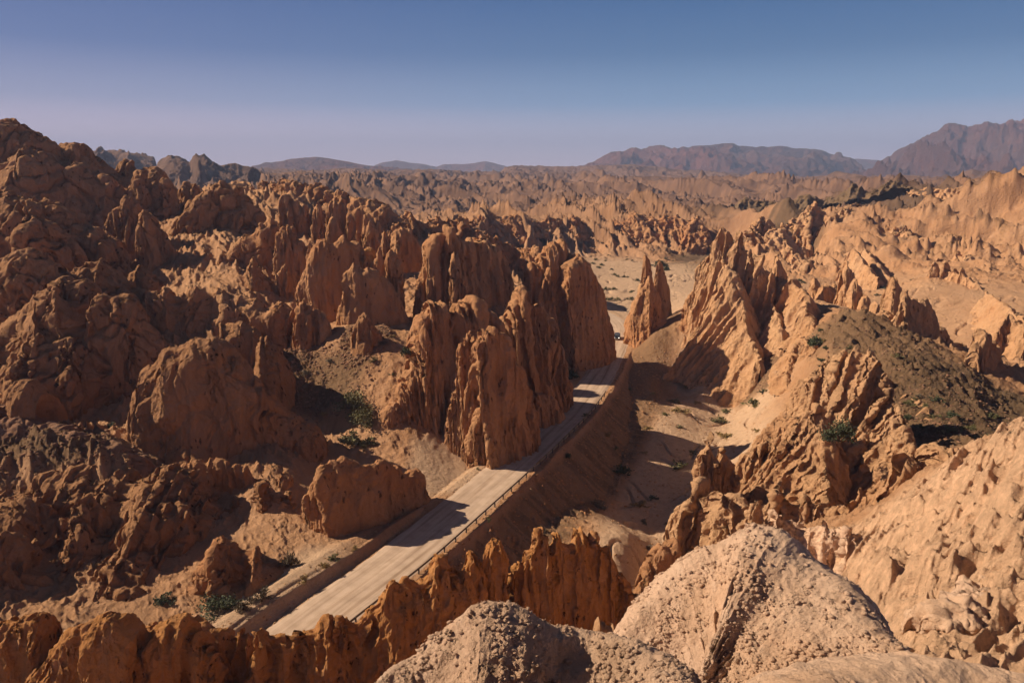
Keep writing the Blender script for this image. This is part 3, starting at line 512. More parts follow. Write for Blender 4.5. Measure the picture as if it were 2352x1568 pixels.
S('rock_spire','brown finger rock right of the grey-topped slab','rock finger','4b',[(1450,860),(1480,760),(1530,690),(1550,620),(1590,600),(1625,660),(1645,760),(1640,880)],173,FI,cap=1.5)
S('rock_spire','teardrop-shaped brown pillar right of the finger rock','rock pillar','4b',[(1600,960),(1612,820),(1625,700),(1655,632),(1690,670),(1735,760),(1757,860),(1742,930),(1720,980)],170,FI,cap=1.8)
S('rock_spire','small yellow-orange lit rock between the two big slabs','rock knob','4b',[(1360,830),(1390,750),(1425,740),(1432,665),(1490,652),(1535,680),(1500,760),(1480,830)],176,FI,cap=1.5,mat='wall')
S('rock_outcrop','shield-shaped orange rock above the shaded cleft in the middle','rock shield','3',[(735,830),(742,700),(745,620),(790,575),(850,590),(876,640),(870,720),(840,790),(820,830)],(192,195),FI,cap=2,kf=.12,base=24)
G4 = 'jagged outcrops at the foot of the left massif'
S('rock_ridge','stepped brown outcrop climbing to the right below the dark ridge','rock outcrop','4b',[(10,980),(30,870),(60,880),(90,790),(130,680),(180,690),(210,640),(260,570),(300,515),(350,482),(400,500),(430,480),(480,395),(540,378),(580,345),(620,385),(655,430),(650,520),(620,650)],(200,206),DO,cap=2.6,kf=.3,crack=.6,mat='mid',group=G4)
S('rock_fin','square-topped orange rock tower below the dark ridge','rock tower','4b',[(610,760),(632,620),(640,510),(700,480),(715,448),(765,446),(800,520),(830,575),(870,605),(900,630),(930,660),(960,760)],(199,201),FI,cap=2.4,kf=.25,mat='mid',group=G4)
S('rock_fin','leaning brown rock with a long right flank below the stepped outcrop','rock outcrop','4b',[(330,900),(352,780),(380,730),(430,710),(480,760),(540,830),(600,880),(630,960),(640,1020)],(188,190),DO,cap=2,kf=.35,crack=.5,group=G4)
S('rock_fin','small diamond-shaped orange rock at the foot of the square tower','rock slab','4b',[(640,960),(652,860),(695,785),(730,778),(752,815),(730,900),(700,970)],188,FI,cap=1.2,mat='mid',group=G4)
S('rock_spire','tiny round-headed hoodoo left of the great leaning slab','hoodoo','4b',[(900,680),(912,620),(918,565),(935,543),(952,575),(955,630),(965,690)],191,FI,cap=.8,flute=(0,1),lump=(.3,3))
# ---- top left massif
MA = dict(cap=7, kf=.75, kb=.6, e=.85, mat='left', flute=(0, 1), lump=(3.6, 17), crack=1.7, fine=.22, cw=15)
G5 = 'brown domes of the top left massif'
S('rock_dome','highest rounded summit of the massif at the top left edge','rock summit','1',[(-300,200),(-180,110),(-80,98),(0,95),(60,92),(120,95),(170,120),(220,165),(280,190),(330,230),(400,300),(470,380),(560,470)],(262,268),MA,group=G5,kf=.9)
S('rock_dome','second shoulder of the massif with a pointed tooth, right of the summit','rock shoulder','1',[(280,330),(330,260),(400,248),(460,262),(500,262),(515,258),(560,290),(620,340),(660,370),(700,410),(760,450),(830,500),(900,580)],(272,276),MA,group=G5,kf=.8)
S('rock_dome','squat brown knob on the skyline between the massif and the blue hills','rock knob','1',[(700,470),(718,420),(735,378),(800,343),(850,358),(880,398),(920,388),(980,398),(1040,428),(1090,478),(1140,540)],(286,290),MA,group=G5,cap=4)
S('rock_dome','small dark round knob on the skyline above the shaded bowl','rock knob','1',[(1120,580),(1135,530),(1155,495),(1200,484),(1255,495),(1283,540),(1290,600)],272,MA,group=G5,cap=3,kf=.4)
S('rock_dome','large lumpy brown mass with flat pocked face right of the shaded bowl','rock mass','1',[(1100,980),(1118,820),(1130,750),(1180,660),(1230,590),(1285,535),(1340,500),(1400,493),(1480,540),(1560,560),(1640,635),(1690,690),(1720,780)],(236,242),MA,group=G5,cap=5,kf=.35,lump=(3,12),cw=11)
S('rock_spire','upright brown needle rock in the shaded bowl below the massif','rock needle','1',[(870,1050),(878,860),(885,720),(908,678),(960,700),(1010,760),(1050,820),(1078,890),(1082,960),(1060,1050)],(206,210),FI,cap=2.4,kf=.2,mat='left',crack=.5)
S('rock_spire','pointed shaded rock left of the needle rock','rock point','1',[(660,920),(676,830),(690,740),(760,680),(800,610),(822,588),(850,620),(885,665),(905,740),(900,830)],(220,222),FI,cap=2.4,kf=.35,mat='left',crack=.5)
S('rock_ridge','long smooth brown spur falling from the left edge toward the shaded bowl','rock spur','1',[(-200,620),(-80,560),(0,542),(80,532),(140,560),(240,560),(310,600),(400,650),(480,700),(560,760),(640,780),(740,870),(800,930),(850,1040),(870,1090)],(198,202),MA,group=G5,cap=5,kf=.5,lump=(2.8,13),cw=12)
S('rock_dome','brown hump in front of the long smooth spur','rock hump','1',[(130,980),(140,880),(160,760),(190,690),(230,698),(300,740),(370,820),(450,880),(520,960),(560,1030)],(182,184),MA,group=G5,cap=3,kf=.5,lump=(1.8,9),cw=9)
S('rock_dome','broad brown slab face under the summit, crossed by diagonal cracks','rock face','1',[(-100,640),(0,500),(20,430),(60,360),(110,290),(160,250),(200,290),(300,340),(380,420),(440,500),(520,560),(560,640)],(246,250),MA,group=G5,cap=5,kf=.7,lump=(2.6,14))
S('rock_dome','brown slab leaning under the second shoulder of the massif','rock face','1',[(380,520),(440,420),(480,370),(520,380),(600,430),(700,470),(780,520),(830,560),(850,640)],(256,258),MA,group=G5,cap=4,kf=.7,lump=(2.4,12))
S('rock_dome','ragged brown outcrop under the squat skyline knob','rock outcrop','1',[(800,620),(830,500),(870,440),(920,430),(950,520),(1000,540),(1050,470),(1100,500),(1120,560),(1130,640)],(258,262),MA,group=G5,cap=3,kf=.5,lump=(2,9),cw=8)
# ---- dark fluted ridge
G6 = 'dark fluted columns on the ridge in the middle distance'
FD = dict(FI, cap=2.0, kf=.12, flute=(-1.5, 3.6), mat='mid', lump=(1.2, 10))
for lab, pts, D in (
 ('widest dark fluted cliff block at the left end of the column row', [(630,560),(640,430),(655,250),(680,170),(712,158),(750,190),(770,235),(830,228),(860,275),(890,240),(930,290),(965,340),(1000,450),(1040,560)], 256),
 ('narrow twin-topped dark column right of the widest cliff block', [(950,560),(960,400),(972,300),(1000,235),(1040,290),(1072,345),(1080,460),(1085,560)], 252),
 ('tall dark column block with a flat orange top in the middle of the row', [(1075,560),(1082,400),(1092,280),(1130,200),(1180,212),(1222,200),(1262,262),(1270,400),(1275,530)], 250),
 ('square dark column block right of the flat orange topped one', [(1225,560),(1262,400),(1278,300),(1310,288),(1400,298),(1440,345),(1450,480),(1440,560)], 249),
 ('slanting dark blade at the right end of the column row', [(1405,560),(1418,420),(1420,345),(1450,330),(1480,385),(1540,400),(1600,470),(1640,560),(1660,640)], 243),
 ('short orange pointed rock at the foot of the flat orange topped column', [(1070,640),(1085,500),(1092,425),(1140,368),(1185,400),(1210,490),(1230,600)], 241),
 ('orange arched rock at the foot of the slanting blade', [(1400,640),(1425,520),(1440,430),(1472,398),(1520,465),(1560,540),(1590,650)], 236),
 ('thin brown rib between the arched rock and the square block', [(1300,620),(1330,520),(1350,470),(1380,500),(1395,600),(1400,640)], 240),
 ('cluster of short fingers right of the arched rock', [(1560,660),(1580,560),(1600,480),(1625,560),(1650,440),(1680,420),(1700,520),(1720,600),(1740,680)], 226)):
    S('rock_pillar', lab, 'rock column', '4b', pts, D, FD, group=G6)
# ---- central fins
S('rock_fin','tall brown fluted crag with a square head behind the roadside fins','rock crag','3',[(860,1210),(882,1150),(900,1000),(922,960),(945,850),(965,830),(985,690),(1020,668),(1058,690),(1075,610),(1110,593),(1150,618),(1165,680),(1228,678),(1290,668),(1330,690),(1380,738),(1420,733),(1460,780),(1482,850),(1470,960),(1440,1080)],(182,184,192),FI,cap=2.2,kf=.16,flute=(-1.8,2.8),kb=.4)
S('rock_fin','slender rounded pilaster leaning against the front of the square-headed crag','rock pilaster','3',[(1130,1000),(1138,860),(1145,780),(1165,765),(1190,785),(1205,900),(1250,1000),(1290,1100),(1310,1160)],(178,179),FI,cap=1.4,kf=.1)
S('rock_fin','small thin blade at the left foot of the square-headed crag','rock blade','3',[(870,1180),(890,1090),(905,980),(930,952),(948,990),(945,1080),(930,1180)],177,FI,cap=.8)
S('rock_fin','broad brown roadside crag whose long left flank drops to the gravel saddle','rock crag','3',[(600,2150),(640,2000),(690,1870),(735,1790),(790,1690),(845,1590),(885,1470),(915,1350),(935,1220),(960,1120),(982,1083),(1020,1118),(1060,1108),(1110,1130),(1165,1108),(1220,1150),(1250,1118),(1285,1103),(1345,1125),(1400,1158),(1442,1210),(1478,1275),(1490,1400),(1470,1560)],(126,134,140),FI,cap=2.2,kf=.16,kb=.35,flute=(-1.6,2.6))
S('rock_fin','narrow knobbly pillar catching light in front of the broad roadside crag','rock pillar','4',[(785,960),(795,820),(815,700),(840,540),(875,400),(905,270),(925,190),(905,110),(940,60),(965,20),(1000,8),(1025,35),(1030,120),(990,300),(950,480),(890,700),(880,900)],(126,127),FI,cap=1.0,kf=.14,kb=.2)
S('rock_fin','tall orange roadside fin with a bright knobbly left edge, its foot touching the road','rock fin','4',[(1010,1020),(985,880),(990,740),(1020,640),(1035,560),(1045,400),(1030,250),(1020,150),(1045,40),(1062,-10),(1100,-22),(1165,-18),(1210,30),(1245,90),(1255,220),(1300,250),(1365,310),(1400,420),(1420,530),(1450,610),(1462,690),(1440,760)],(121,124,131),FI,cap=1.3,kf=.14,kb=.35,flute=(-.85,2.8))
S('rock_fin','dark fluted roadside fin between the bright-edged fin and the big smooth fin','rock fin','3',[(1400,1560),(1445,1400),(1478,1270),(1530,1208),(1580,1190),(1588,1080),(1640,1018),(1680,1048),(1740,1100),(1792,1180),(1842,1300),(1890,1450),(1920,1560),(1938,1640),(1940,1720),(1880,1800)],(146,148,156),FI,cap=2.0,kf=.14,kb=.4,flute=(-1.8,2.4))
S('rock_fin','low smooth shoulder rock between two roadside fins','rock shoulder','4',[(1400,640),(1420,500),(1440,440),(1500,455),(1540,500),(1580,540),(1620,560),(1640,600)],(141,146),FI,cap=1.8,kf=.2,base=-1.5)
S('rock_fin','cluster of orange columns on the left of the big smooth fin','rock columns','3',[(1640,1180),(1660,1000),(1682,850),(1712,810),(1770,820),(1782,740),(1830,700),(1880,664),(1920,680),(1960,740),(1980,830),(1985,1100)],(188,191),FI,cap=2.0,kf=.12,flute=(-1.8,2.6),kb=.4)
S('rock_fin','thin orange sliver standing in front of the orange columns','rock sliver','3',[(1740,1150),(1750,1020),(1782,968),(1800,900),(1830,850),(1850,960),(1870,1150),(1900,1330),(1910,1420)],(181,182),FI,cap=.9,kf=.08)
S('rock_fin','biggest smooth brown fin, curved like a sail, overlooking the car','rock fin','3',[(1890,1560),(1905,1350),(1912,1150),(1915,950),(1930,830),(1980,790),(2028,768),(2080,820),(2130,900),(2170,1000),(2200,1100),(2218,1200),(2235,1280),(2243,1340),(2235,1400),(2180,1480)],(184,189,197),FI,cap=2.4,kf=.12,kb=.3,flute=(-.6,2.6))
# ---- right of the pass
S('rock_spire','thin blade-like spire on the left of the pair beyond the car','rock spire','5',[(362,860),(367,800),(369,720),(372,683),(382,690),(398,720),(404,770),(412,840),(418,900)],(224,226),SP,cap=.5,flute=(.25,1.6),lump=(.2,6),fine=.08,mat='mid')
S('rock_spire','dark thin spire on the right of the pair beyond the car','rock spire','5',[(428,900),(435,800),(440,745),(447,715),(460,735),(478,785),(497,850),(505,930),(512,1000)],(228,231),SP,cap=.5,flute=(.25,1.6),lump=(.2,6),fine=.08,mat='mid',turn=.6)
S('rock_outcrop','crumbly tan rock mass at the feet of the twin spires','rock outcrop','5',[(262,1110),(276,1060),(283,1000),(310,920),(335,870),(365,845),(392,790),(415,810),(432,850),(450,900),(462,980),(480,1040),(540,1090),(600,1140)],(212,214,206),SP,cap=2.2,kf=.4,kb=.8,flute=(.3,3),mat='mid')
S('rock_boulder','round boulder leaning on the left shoulder of the twin-spire rock','boulder','5',[(335,880),(340,845),(355,824),(372,830),(386,850),(392,880)],214,SP,cap=1.3,flute=(0,1),lump=(.3,3))
S('rock_outcrop','low lit spur in the shade between the twin spires and the serrated crag','rock spur','5',[(560,980),(600,890),(640,850),(665,825),(690,850),(700,900),(700,960)],(202,205),SP,cap=1.2,kf=.3,mat='mid')
S('rock_pinnacle','tallest serrated tan crag right of the pass, lit on its left side','rock crag','5',[(610,1010),(640,870),(660,790),(682,690),(712,640),(732,570),(762,533),(790,540),(822,562),(835,610),(850,560),(870,538),(892,580),(905,640),(935,650),(960,700),(975,660),(1000,720),(1020,760),(1045,780),(1060,840),(1050,930)],(208,199,191),SP,cap=2.0,kf=.35,kb=.4,flute=(1.3,3.4),lump=(1.5,8))
S('rock_ridge','knife-edged rib running down the front of the serrated crag toward the wash','rock rib','5',[(742,620,197),(790,700,194),(820,760,192),(850,820,190),(880,880,187),(895,960,184),(905,1040,181),(925,1100,178),(945,1160,174),(985,1240,168)],0,SP,cap=1.0,kf=.75,kb=.75,e=1.2,flute=(.9,3))
S('rock_ridge','second tan rib right of the serrated crag, ending at the gravel slope','rock rib','5',[(1015,980,200),(1040,880,199),(1062,800,198),(1085,788,196),(1130,812,192),(1180,840,187),(1210,880,182),(1225,940,176),(1240,1010,170),(1255,1080,164),(1275,1150,156),(1290,1230,150)],0,SP,cap=1.6,kf=.6,kb=.5,flute=(1,3.2),lump=(1.4,7))
S('rock_ridge','short rib in front of the second tan rib above the apron','rock rib','5',[(1010,980,192),(1040,940,189),(1070,990,184),(1090,1060,178),(1100,1130,172),(1110,1180,168)],0,SP,cap=1.0,kf=.6,kb=.6,flute=(.8,3))
G7 = 'tan pillars in the valley behind the gravel slope'
for lab, pts, D in (
 ('small leaning spire just right of the serrated crag', [(1030,800),(1042,745),(1062,682),(1085,710),(1105,755),(1120,800)], (225,226)),):
    S('rock_spire', lab, 'rock spire', '5', pts, D, SP, cap=1.2, group=G7)
for lab, pts, D in (
 ('pillar group with two heads and a dark gap left of the tallest tan pillar', [(310,1000),(330,930),(352,880),(400,858),(435,890),(450,858),(490,885),(500,960),(505,1050)], 224),
 ('small pair of dark-sided stubs at the left end of the pillar row', [(255,930),(265,860),(282,808),(312,830),(330,850),(345,900)], 230),
 ('tall tan pillar split by a dark vertical gap', [(475,1060),(492,950),(520,900),(515,820),(525,760),(545,695),(575,755),(620,790),(640,850),(640,960)], 216),
 ('smooth oval tan pillar on the right of the split pillar', [(565,1120),(575,980),(582,880),(600,840),(632,825),(658,850),(680,920),(672,980),(645,1040),(632,1120)], 208),
 ('pointed tan stub right of the oval pillar', [(635,1090),(650,1010),(680,965),(715,938),(745,985),(765,1060)], 205),
 ('two small tan teeth between the pointed stub and the shaded block', [(735,1120),(765,1040),(800,998),(830,1060),(845,1110),(850,1160)], 198),
 ('flat-faced tan tower with a square shaded cave under it', [(870,1230),(882,1060),(895,900),(922,822),(960,808),(982,850),(1000,905),(1012,1000),(1030,1100)], 176)):
    S('rock_pillar', lab, 'rock pillar', '5b', pts, D, SP, cap=1.7, group=G7)
S('rock_fin','black-shadowed serrated wall dropping right behind the gravel slope','rock wall','5b',[(1000,1260,150.0),(1020,1000,151.3),(1040,905,152.6),(1062,960,153.9),(1100,965,155.2),(1130,950,156.5),(1150,990,157.8),(1190,978,159.1),(1222,1020,160.4),(1250,1100,161.7),(1282,1180,163.0),(1300,1222,164.3),(1340,1228,165.6),(1380,1280,166.9),(1402,1338,168.2),(1480,1328,169.5),(1512,1370,170.8),(1555,1378,172.1),(1575,1460,173.4),(1600,1560,174.7)],0,SP,cap=1.3,kf=.35,kb=.3,flute=(.6,2.6),mat='right',base=-2)
S('rock_outcrop','tan block with a lit left face in front of the serrated shadow wall','rock block','5b',[(1010,1240),(1030,1130),(1060,1030),(1110,1050),(1140,1130),(1165,1220),(1185,1330)],(158,160),SP,cap=1.6,group=G7)
S('rock_outcrop','small tan block with a cave shadow left of the serrated shadow wall','rock block','5b',[(820,1180),(860,1080),(890,1090),(930,1110),(950,1160),(1000,1230)],(160,164),SP,cap=1.6,group=G7)
S('rock_spire','dark shark-fin spire with a thin lit left edge near the right edge','rock spire','5b',[(1560,1640),(1575,1500),(1590,1390),(1625,1290),(1645,1228),(1672,1222),(1702,1262),(1742,1350),(1782,1440),(1825,1540),(1860,1640)],(136,140,145),SP,cap=1.3,kf=.16,kb=.2,base=-2)
HB = dict(SP, cap=1.0, kf=.25, kb=.9, flute=(.6,2.6))
S('rock_ridge','row of dark-sided teeth along the head of the smooth sand ramp','rock teeth','5b',[(1330,800),(1352,700),(1370,690),(1390,760),(1410,735),(1440,728),(1470,790),(1500,745),(1530,810),(1560,808),(1600,870),(1640,870),(1690,940)],(250,243,232),HB)
S('rock_ridge','pair of tan teeth left of the sand ramp head','rock teeth','5b',[(1215,850),(1235,770),(1270,698),(1300,720),(1330,790),(1320,850)],(252,250),HB,turn=-.5)
S('rock_ridge','tilted tan slab ridge with a straight dark edge below the right-hand hills','rock ridge','5b',[(520,760,300),(560,640,300),(620,583,298),(670,620,292),(720,690,286),(770,760,280),(820,830,274)],0,HB,cap=1.4,kf=.5)
S('rock_ridge','narrow striped ridge next to the tilted slab ridge','rock ridge','5b',[(660,640,310),(700,570,310),(750,620,303),(810,700,296),(860,760,290),(910,810,284)],0,HB,cap=1.2,kf=.45)
S('rock_ridge','curved rubble rib along the right of the sand ramp','rock rib','5b',[(1690,930,222),(1740,950,214),(1800,990,206),(1880,1060,196),(1960,1120,186),(2050,1180,178),(2140,1240,170)],0,HB,cap=1.0,kf=.7,kb=.4)
S('rock_outcrop','broken dark-hollowed outcrop on the sand ramp near the right edge','rock outcrop','5b',[(1740,1380,176),(1775,1270,178),(1830,1170,180),(1880,1110,182),(1930,1140,180),(1980,1180,176),(2050,1260,170)],0,HB,cap=1.2,kf=.5,flute=(1.0,3))
# ---- fluted massif, right foreground
KM = dict(cap=1.0, kf=.75, kb=.7, e=1.1, mat='right', flute=(.8, 1.7), lump=(.9, 6), fine=.3)
G8 = 'fluted tan massif on the right'
S('rock_ridge','pale ribbed flank between the second tan rib and the fluted massif','rock rib','6',[(1270,100,150),(1240,60,156),(1190,40,162),(1150,90,160),(1120,180,154),(1110,260,150),(1130,340,146)],0,KM,group=G8,kf=.8,kb=.8,flute=(.7,2.4))
S('rock_ridge','broken ochre rib along the shaded gravel slope near the right edge','rock rib','6',[(1600,240,124),(1700,300,122),(1780,340,119),(1840,400,115),(1880,470,110),(1920,540,105),(1950,600,100)],0,KM,group=G8,kf=.5,kb=.7,cap=.7,flute=(.6,1.8))
S('rock_ridge','main crest of the fluted tan massif, rising to a blunt twin summit','rock ridge','6',[(760,900,110),(880,700,111),(1000,520,112),(1060,450,112),(1100,400,112),(1150,320,112),(1200,260,111),(1222,215,111),(1270,180,110),(1310,150,110),(1350,110,109),(1390,88,108),(1440,100,107),(1480,95,106),(1520,130,105),(1545,115,104),(1575,140,103),(1612,190,102),(1650,260,101),(1680,340,100)],0,KM,group=G8,kf=1.0)
S('rock_ridge','middle rib of the fluted massif beside the bush gully','rock rib','6',[(1000,600,104),(1060,540,102),(1110,480,100),(1180,430,98),(1240,445,96.5),(1270,408,95.5),(1290,470,94),(1310,540,92),(1315,640,89),(1318,740,86),(1320,840,83),(1330,930,80)],0,KM,group=G8,kf=.7,kb=.6)
S('rock_ridge','right rib of the fluted massif, gravel-backed','rock rib','6',[(1390,700,96),(1420,600,98),(1470,500,99),(1550,410,99),(1640,335,98),(1680,350,97),(1710,440,94),(1730,520,91),(1760,610,87),(1770,700,83),(1760,800,80)],0,KM,group=G8,kf=.75,kb=.5)
S('rock_spire','sharp pointed spire at the left foot of the fluted massif','rock spire','6',[(625,900),(636,780),(648,660),(680,600),(706,555),(720,590),(740,640),(748,720),(755,850)],(92,92),SP,cap=1.0,group=G8,kf=.15)
S('rock_spire','blunt thumb-like spire just right of the sharp pointed spire','rock spire','6',[(705,930),(715,780),(735,680),(770,622),(795,655),(830,690),(848,760),(850,900)],(93,94),SP,cap=1.0,group=G8,kf=.15)
S('rock_fin','fluted curtain wall between the thumb spire and the main crest','rock curtain','6',[(820,860),(832,720),(860,665),(920,640),(955,590),(980,640),(1000,600),(1010,720),(990,860)],(103,99),SP,cap=1.4,group=G8,kf=.2,flute=(.8,1.8))
S('rock_ridge','left foot buttress of the massif stepping down to the wash','rock buttress','6',[(455,1190),(500,1080),(520,960),(565,900),(600,850),(640,800),(690,850),(720,900),(730,1000),(720,1120)],(89,86,84),KM,group=G8,kf=.5,cap=1.2)
S('rock_outcrop','fluted lower apron of the massif directly below the curtain wall','rock buttress','6',[(840,1180),(870,1040),(910,930),(960,880),(1010,850),(1060,815),(1110,850),(1150,890),(1190,850),(1230,860),(1270,900),(1310,950),(1340,1050)],(79,77,74),KM,group=G8,kf=.6,flute=(1.0,1.9))
S('rock_boulder','rounded boulder-like shoulder above the pale foreground mound','rock shoulder','6',[(690,1120),(715,960),(745,870),(775,848),(810,870),(850,862),(885,885),(905,960),(905,1080)],(80,82),KM,group=G8,cap=2.0,kf=.3,flute=(.4,2.4),fine=.3)
S('rock_outcrop','row of drip-like tan buttresses under the bush gully','rock buttress','6',[(1080,1180),(1120,1030),(1180,960),(1240,880),(1300,900),(1330,960),(1370,910),(1420,880),(1480,840),(1560,800),(1630,770),(1700,690),(1760,660),(1770,760),(1740,860)],(78,73,68),KM,group=G8,kf=.45,cap=1.4,flute=(1.2,2.4))
S('rock_outcrop','block with dripping flutes on the right skyline of the massif','rock block','6',[(1850,820),(1880,650),(1905,610),(1960,603),(2020,640),(2060,695),(2068,760),(2060,860)],(83,84),KM,group=G8,kf=.3,cap=1.6,flute=(.9,1.8))
S('rock_outcrop','knobbly pale shoulder directly behind the pale foreground mound','rock shoulder','8',[(540,560),(600,440),(700,400),(780,360),(860,400),(930,430),(1010,470),(1090,440),(1160,470),(1250,480),(1290,540),(1300,700)],(57,57,54),KM,group=G8,kf=.7,cap=1.4,mat='pale',flute=(.6,2),base=8)
# ---- pale foreground mounds
PM = dict(cap=.9, kf=1.9, kb=.7, e=.9, mat='pale', flute=(0, 1), lump=(.14, 2.5), fine=.055, jag=.5, pxm=.8, iso=True)
MND1 = S('rock_mound','pale pebbly pyramid-shaped mound with a dark cleft in the right foreground','rock mound','8',[(-330,1350,20.5),(-200,1120,21.5),(-60,960,22.3),(60,820,22.9),(190,700,23.3),(280,640,23.5),(400,605,23.4),(500,540,23.3),(590,490,23.2),(680,490,23),(780,520,22.7),(850,570,22.4),(920,650,22),(1000,715,21.5),(1100,780,20.9),(1200,860,20.2),(1270,950,19.5),(1340,1060,18.8),(1430,1160,18.2),(1540,1230,17.6),(1640,1340,16.8),(1760,1420,16)],0,PM,base=28)
MND2 = S('rock_mound','nearest pale mound of gravelly rock at the bottom centre edge','rock mound','7',[(-60,1560,10.2),(40,1370,10.7),(160,1260,11),(330,1170,11.2),(440,1050,11.4),(560,980,11.5),(640,900,11.6),(720,840,11.6),(830,810,11.6),(960,790,11.7),(1060,810,11.7),(1130,860,11.6),(1240,940,11.6),(1380,985,11.7),(1500,1000,11.8),(1650,1010,11.8),(1800,1040,11.6),(1950,1100,11.2),(2080,1160,10.8),(2200,1260,10.2),(2290,1370,9.6),(2400,1560,8.9)],0,PM,base=36,fine=.06,lump=(.07,1.4),cap=.35)
S('rock_outcrop','pale crusted ledge with an orange hollow near the right edge','rock ledge','8',[(1840,1130,29),(1900,1010,30),(1980,960,31),(2060,900,32),(2130,870,33),(2200,830,34),(2260,760,35),(2330,700,36),(2380,740,36)],0,KM,cap=.8,kf=.3,kb=.9,mat='pale',flute=(-.5,1.4),lump=(.7,2.4),fine=.2)
S('rock_mound','pale rubble saddle in the bottom right between the pyramid mound and the corner bank','rock mound','8',[(700,1650,12.5),(1000,1480,13.6),(1300,1420,14.3),(1700,1350,14.8),(2000,1370,14.8),(2352,1400,14.6),(2600,1420,14.4)],0,PM,base=32,lump=(.2,1.6),cap=1.0)

# ---- long jagged ridges of the middle distance
RG = dict(cap=2.0, kf=1.5, kb=1.2, e=1.0, mat='mid', flute=(2.2, 7), lump=(3, 18), fine=.45, lean=.8, jag=1.6)
S('rock_ridge','dark orange serrated ridge crest above the column row, dropping to the right','rock ridge','4b',[(260,200,318),(330,95,322),(420,70,322),(470,80,320),(480,40,320),(525,15,320),(580,60,318),(680,20,316),(720,15,315),(780,25,314),(860,25,312),(930,40,310),(1000,45,308),(1060,42,306),(1110,70,304),(1150,48,303),(1200,75,301),(1260,110,298),(1340,150,295),(1400,170,292),(1470,200,290),(1540,240,287),(1600,270,284),(1680,330,281),(1760,380,279),(1823,430,277)],0,RG,flute=(1.6,4.5),kf=1.1)
S('rock_ridge','orange knobbly ridge between the square-headed crag and the valley floor behind','rock ridge','3',[(740,560,296),(800,500,300),(840,465,302),(880,490,303),(940,540,303),(1000,500,306),(1060,490,308),(1120,480,310),(1160,500,310),(1210,480,312),(1250,510,312),(1290,580,308),(1330,610,304)],0,RG,flute=(1.4,4),kf=.9)
S('rock_ridge','orange striped slope behind the columns, left of the pass','rock ridge','3',[(1280,700,262),(1330,660,270),(1400,620,280),(1450,640,284),(1520,680,284),(1580,690,284),(1640,700,282),(1720,690,280),(1760,720,276),(1800,760,270)],0,RG,flute=(1.2,3.4),kf=.8,lump=(2,10))
S('rock_ridge','low orange cliffs bounding the far side of the pale flat','cliffs','2b',[(-1100,560,440),(-900,470,452),(-700,440,460),(-500,470,466),(-300,430,472),(-100,470,478),(60,440,480),(200,470,482),(300,500,480),(420,490,478),(560,470,476),(640,440,476),(720,400,478),(800,420,478),(900,425,478),(1000,430,476),(1150,410,474),(1300,440,470),(1400,470,464),(1500,560,452),(1560,680,440)],0,RG,kf=1.3,mat='mid',flute=(3,9),fine=.6)
S('rock_ridge','orange badland ridge rising behind the low cliffs on the left','rock ridge','3',[(1180,560,420),(1260,510,440),(1330,490,450),(1400,500,456),(1480,490,460),(1560,520,462),(1640,500,466),(1720,530,466),(1800,510,470),(1880,520,470)],0,RG,flute=(3,9),fine=.6)
S('rock_ridge','dark olive eroded peak with fine gullies on the right skyline','rock ridge','5b',[(-420,230,560),(-300,180,556),(-180,160,552),(-60,170,548),(60,165,544),(200,160,540),(400,160,534),(500,165,530),(560,130,526),(660,95,520),(690,90,518),(740,100,514),(800,80,512),(880,50,510),(960,25,508),(1000,45,504),(1060,65,498),(1110,90,490),(1200,140,478),(1260,200,466),(1310,280,452),(1330,360,440)],0,RG,mat='olive',kf=1.6,flute=(4,8),lump=(2,20),lean=.3)
S('rock_ridge','tan crest on the skyline between the olive peak and the right edge','rock ridge','5b',[(1050,130,470),(1090,80,468),(1180,90,464),(1280,100,458),(1370,95,452),(1450,85,446),(1540,100,440),(1620,75,432),(1720,60,424),(1800,75,418),(1860,45,412),(1930,30,406),(2000,15,400),(2150,-5,392),(2300,0,386)],0,RG,mat='right',kf=1.7,flute=(4,11),fine=.6)
RF = dict(RG, mat='right', kf=1.1, kb=.8, flute=(2.4, 6), lump=(2.2, 14), fine=.5)
S('rock_ridge','tan pyramid-shaped hill with dark diagonal clefts right of the serrated crag','rock hill','5b',[(-90,520,372),(0,400,380),(80,340,384),(150,290,388),(210,250,390),(260,225,392),(310,212,392),(350,230,390),(400,290,386),(450,340,380),(520,380,372),(580,440,362),(640,520,350),(680,590,338)],0,RF)
S('rock_ridge','second tan hill with knobbly crest right of the pyramid-shaped hill','rock hill','5b',[(470,300,392),(520,250,398),(600,220,402),(660,200,404),(740,215,402),(800,260,396),(860,300,388),(920,340,378),(1000,400,366),(1060,460,354),(1120,560,340),(1150,680,322)],0,RF)
S('rock_ridge','third tan hillside ridge slanting down below the olive peak','rock hill','5b',[(1050,430,370),(1120,380,378),(1200,350,384),(1300,340,386),(1360,360,382),(1440,430,372),(1520,500,358),(1600,560,344),(1700,590,332),(1780,640,320)],0,RF)
S('rock_ridge','tan hillside at the right edge with dark vertical clefts','rock hill','5b',[(1400,300,380),(1500,250,386),(1600,230,390),(1700,240,388),(1800,300,380),(1850,380,368),(1900,420,360),(1960,500,346),(2050,560,334),(2200,600,322)],0,RF)
S('rock_ridge','knobbly tan foot slope above the head of the sand ramp','rock hill','5b',[(700,700,318),(780,600,326),(850,560,330),(940,540,332),(1020,560,330),(1100,600,322),(1180,640,312),(1260,640,308),(1350,620,306),(1450,600,306),(1550,640,300),(1660,700,290),(1750,760,280)],0,RF,kf=.9,fine=.4)
S('rock_ridge','tan broken spur between the serrated crag and the pyramid-shaped hill','rock spur','5',[(900,560,352),(950,500,362),(990,480,368),(1020,500,366),(1060,540,358),(1110,600,346),(1180,680,330),(1230,740,316)],0,RF,kf=.9,fine=.4)
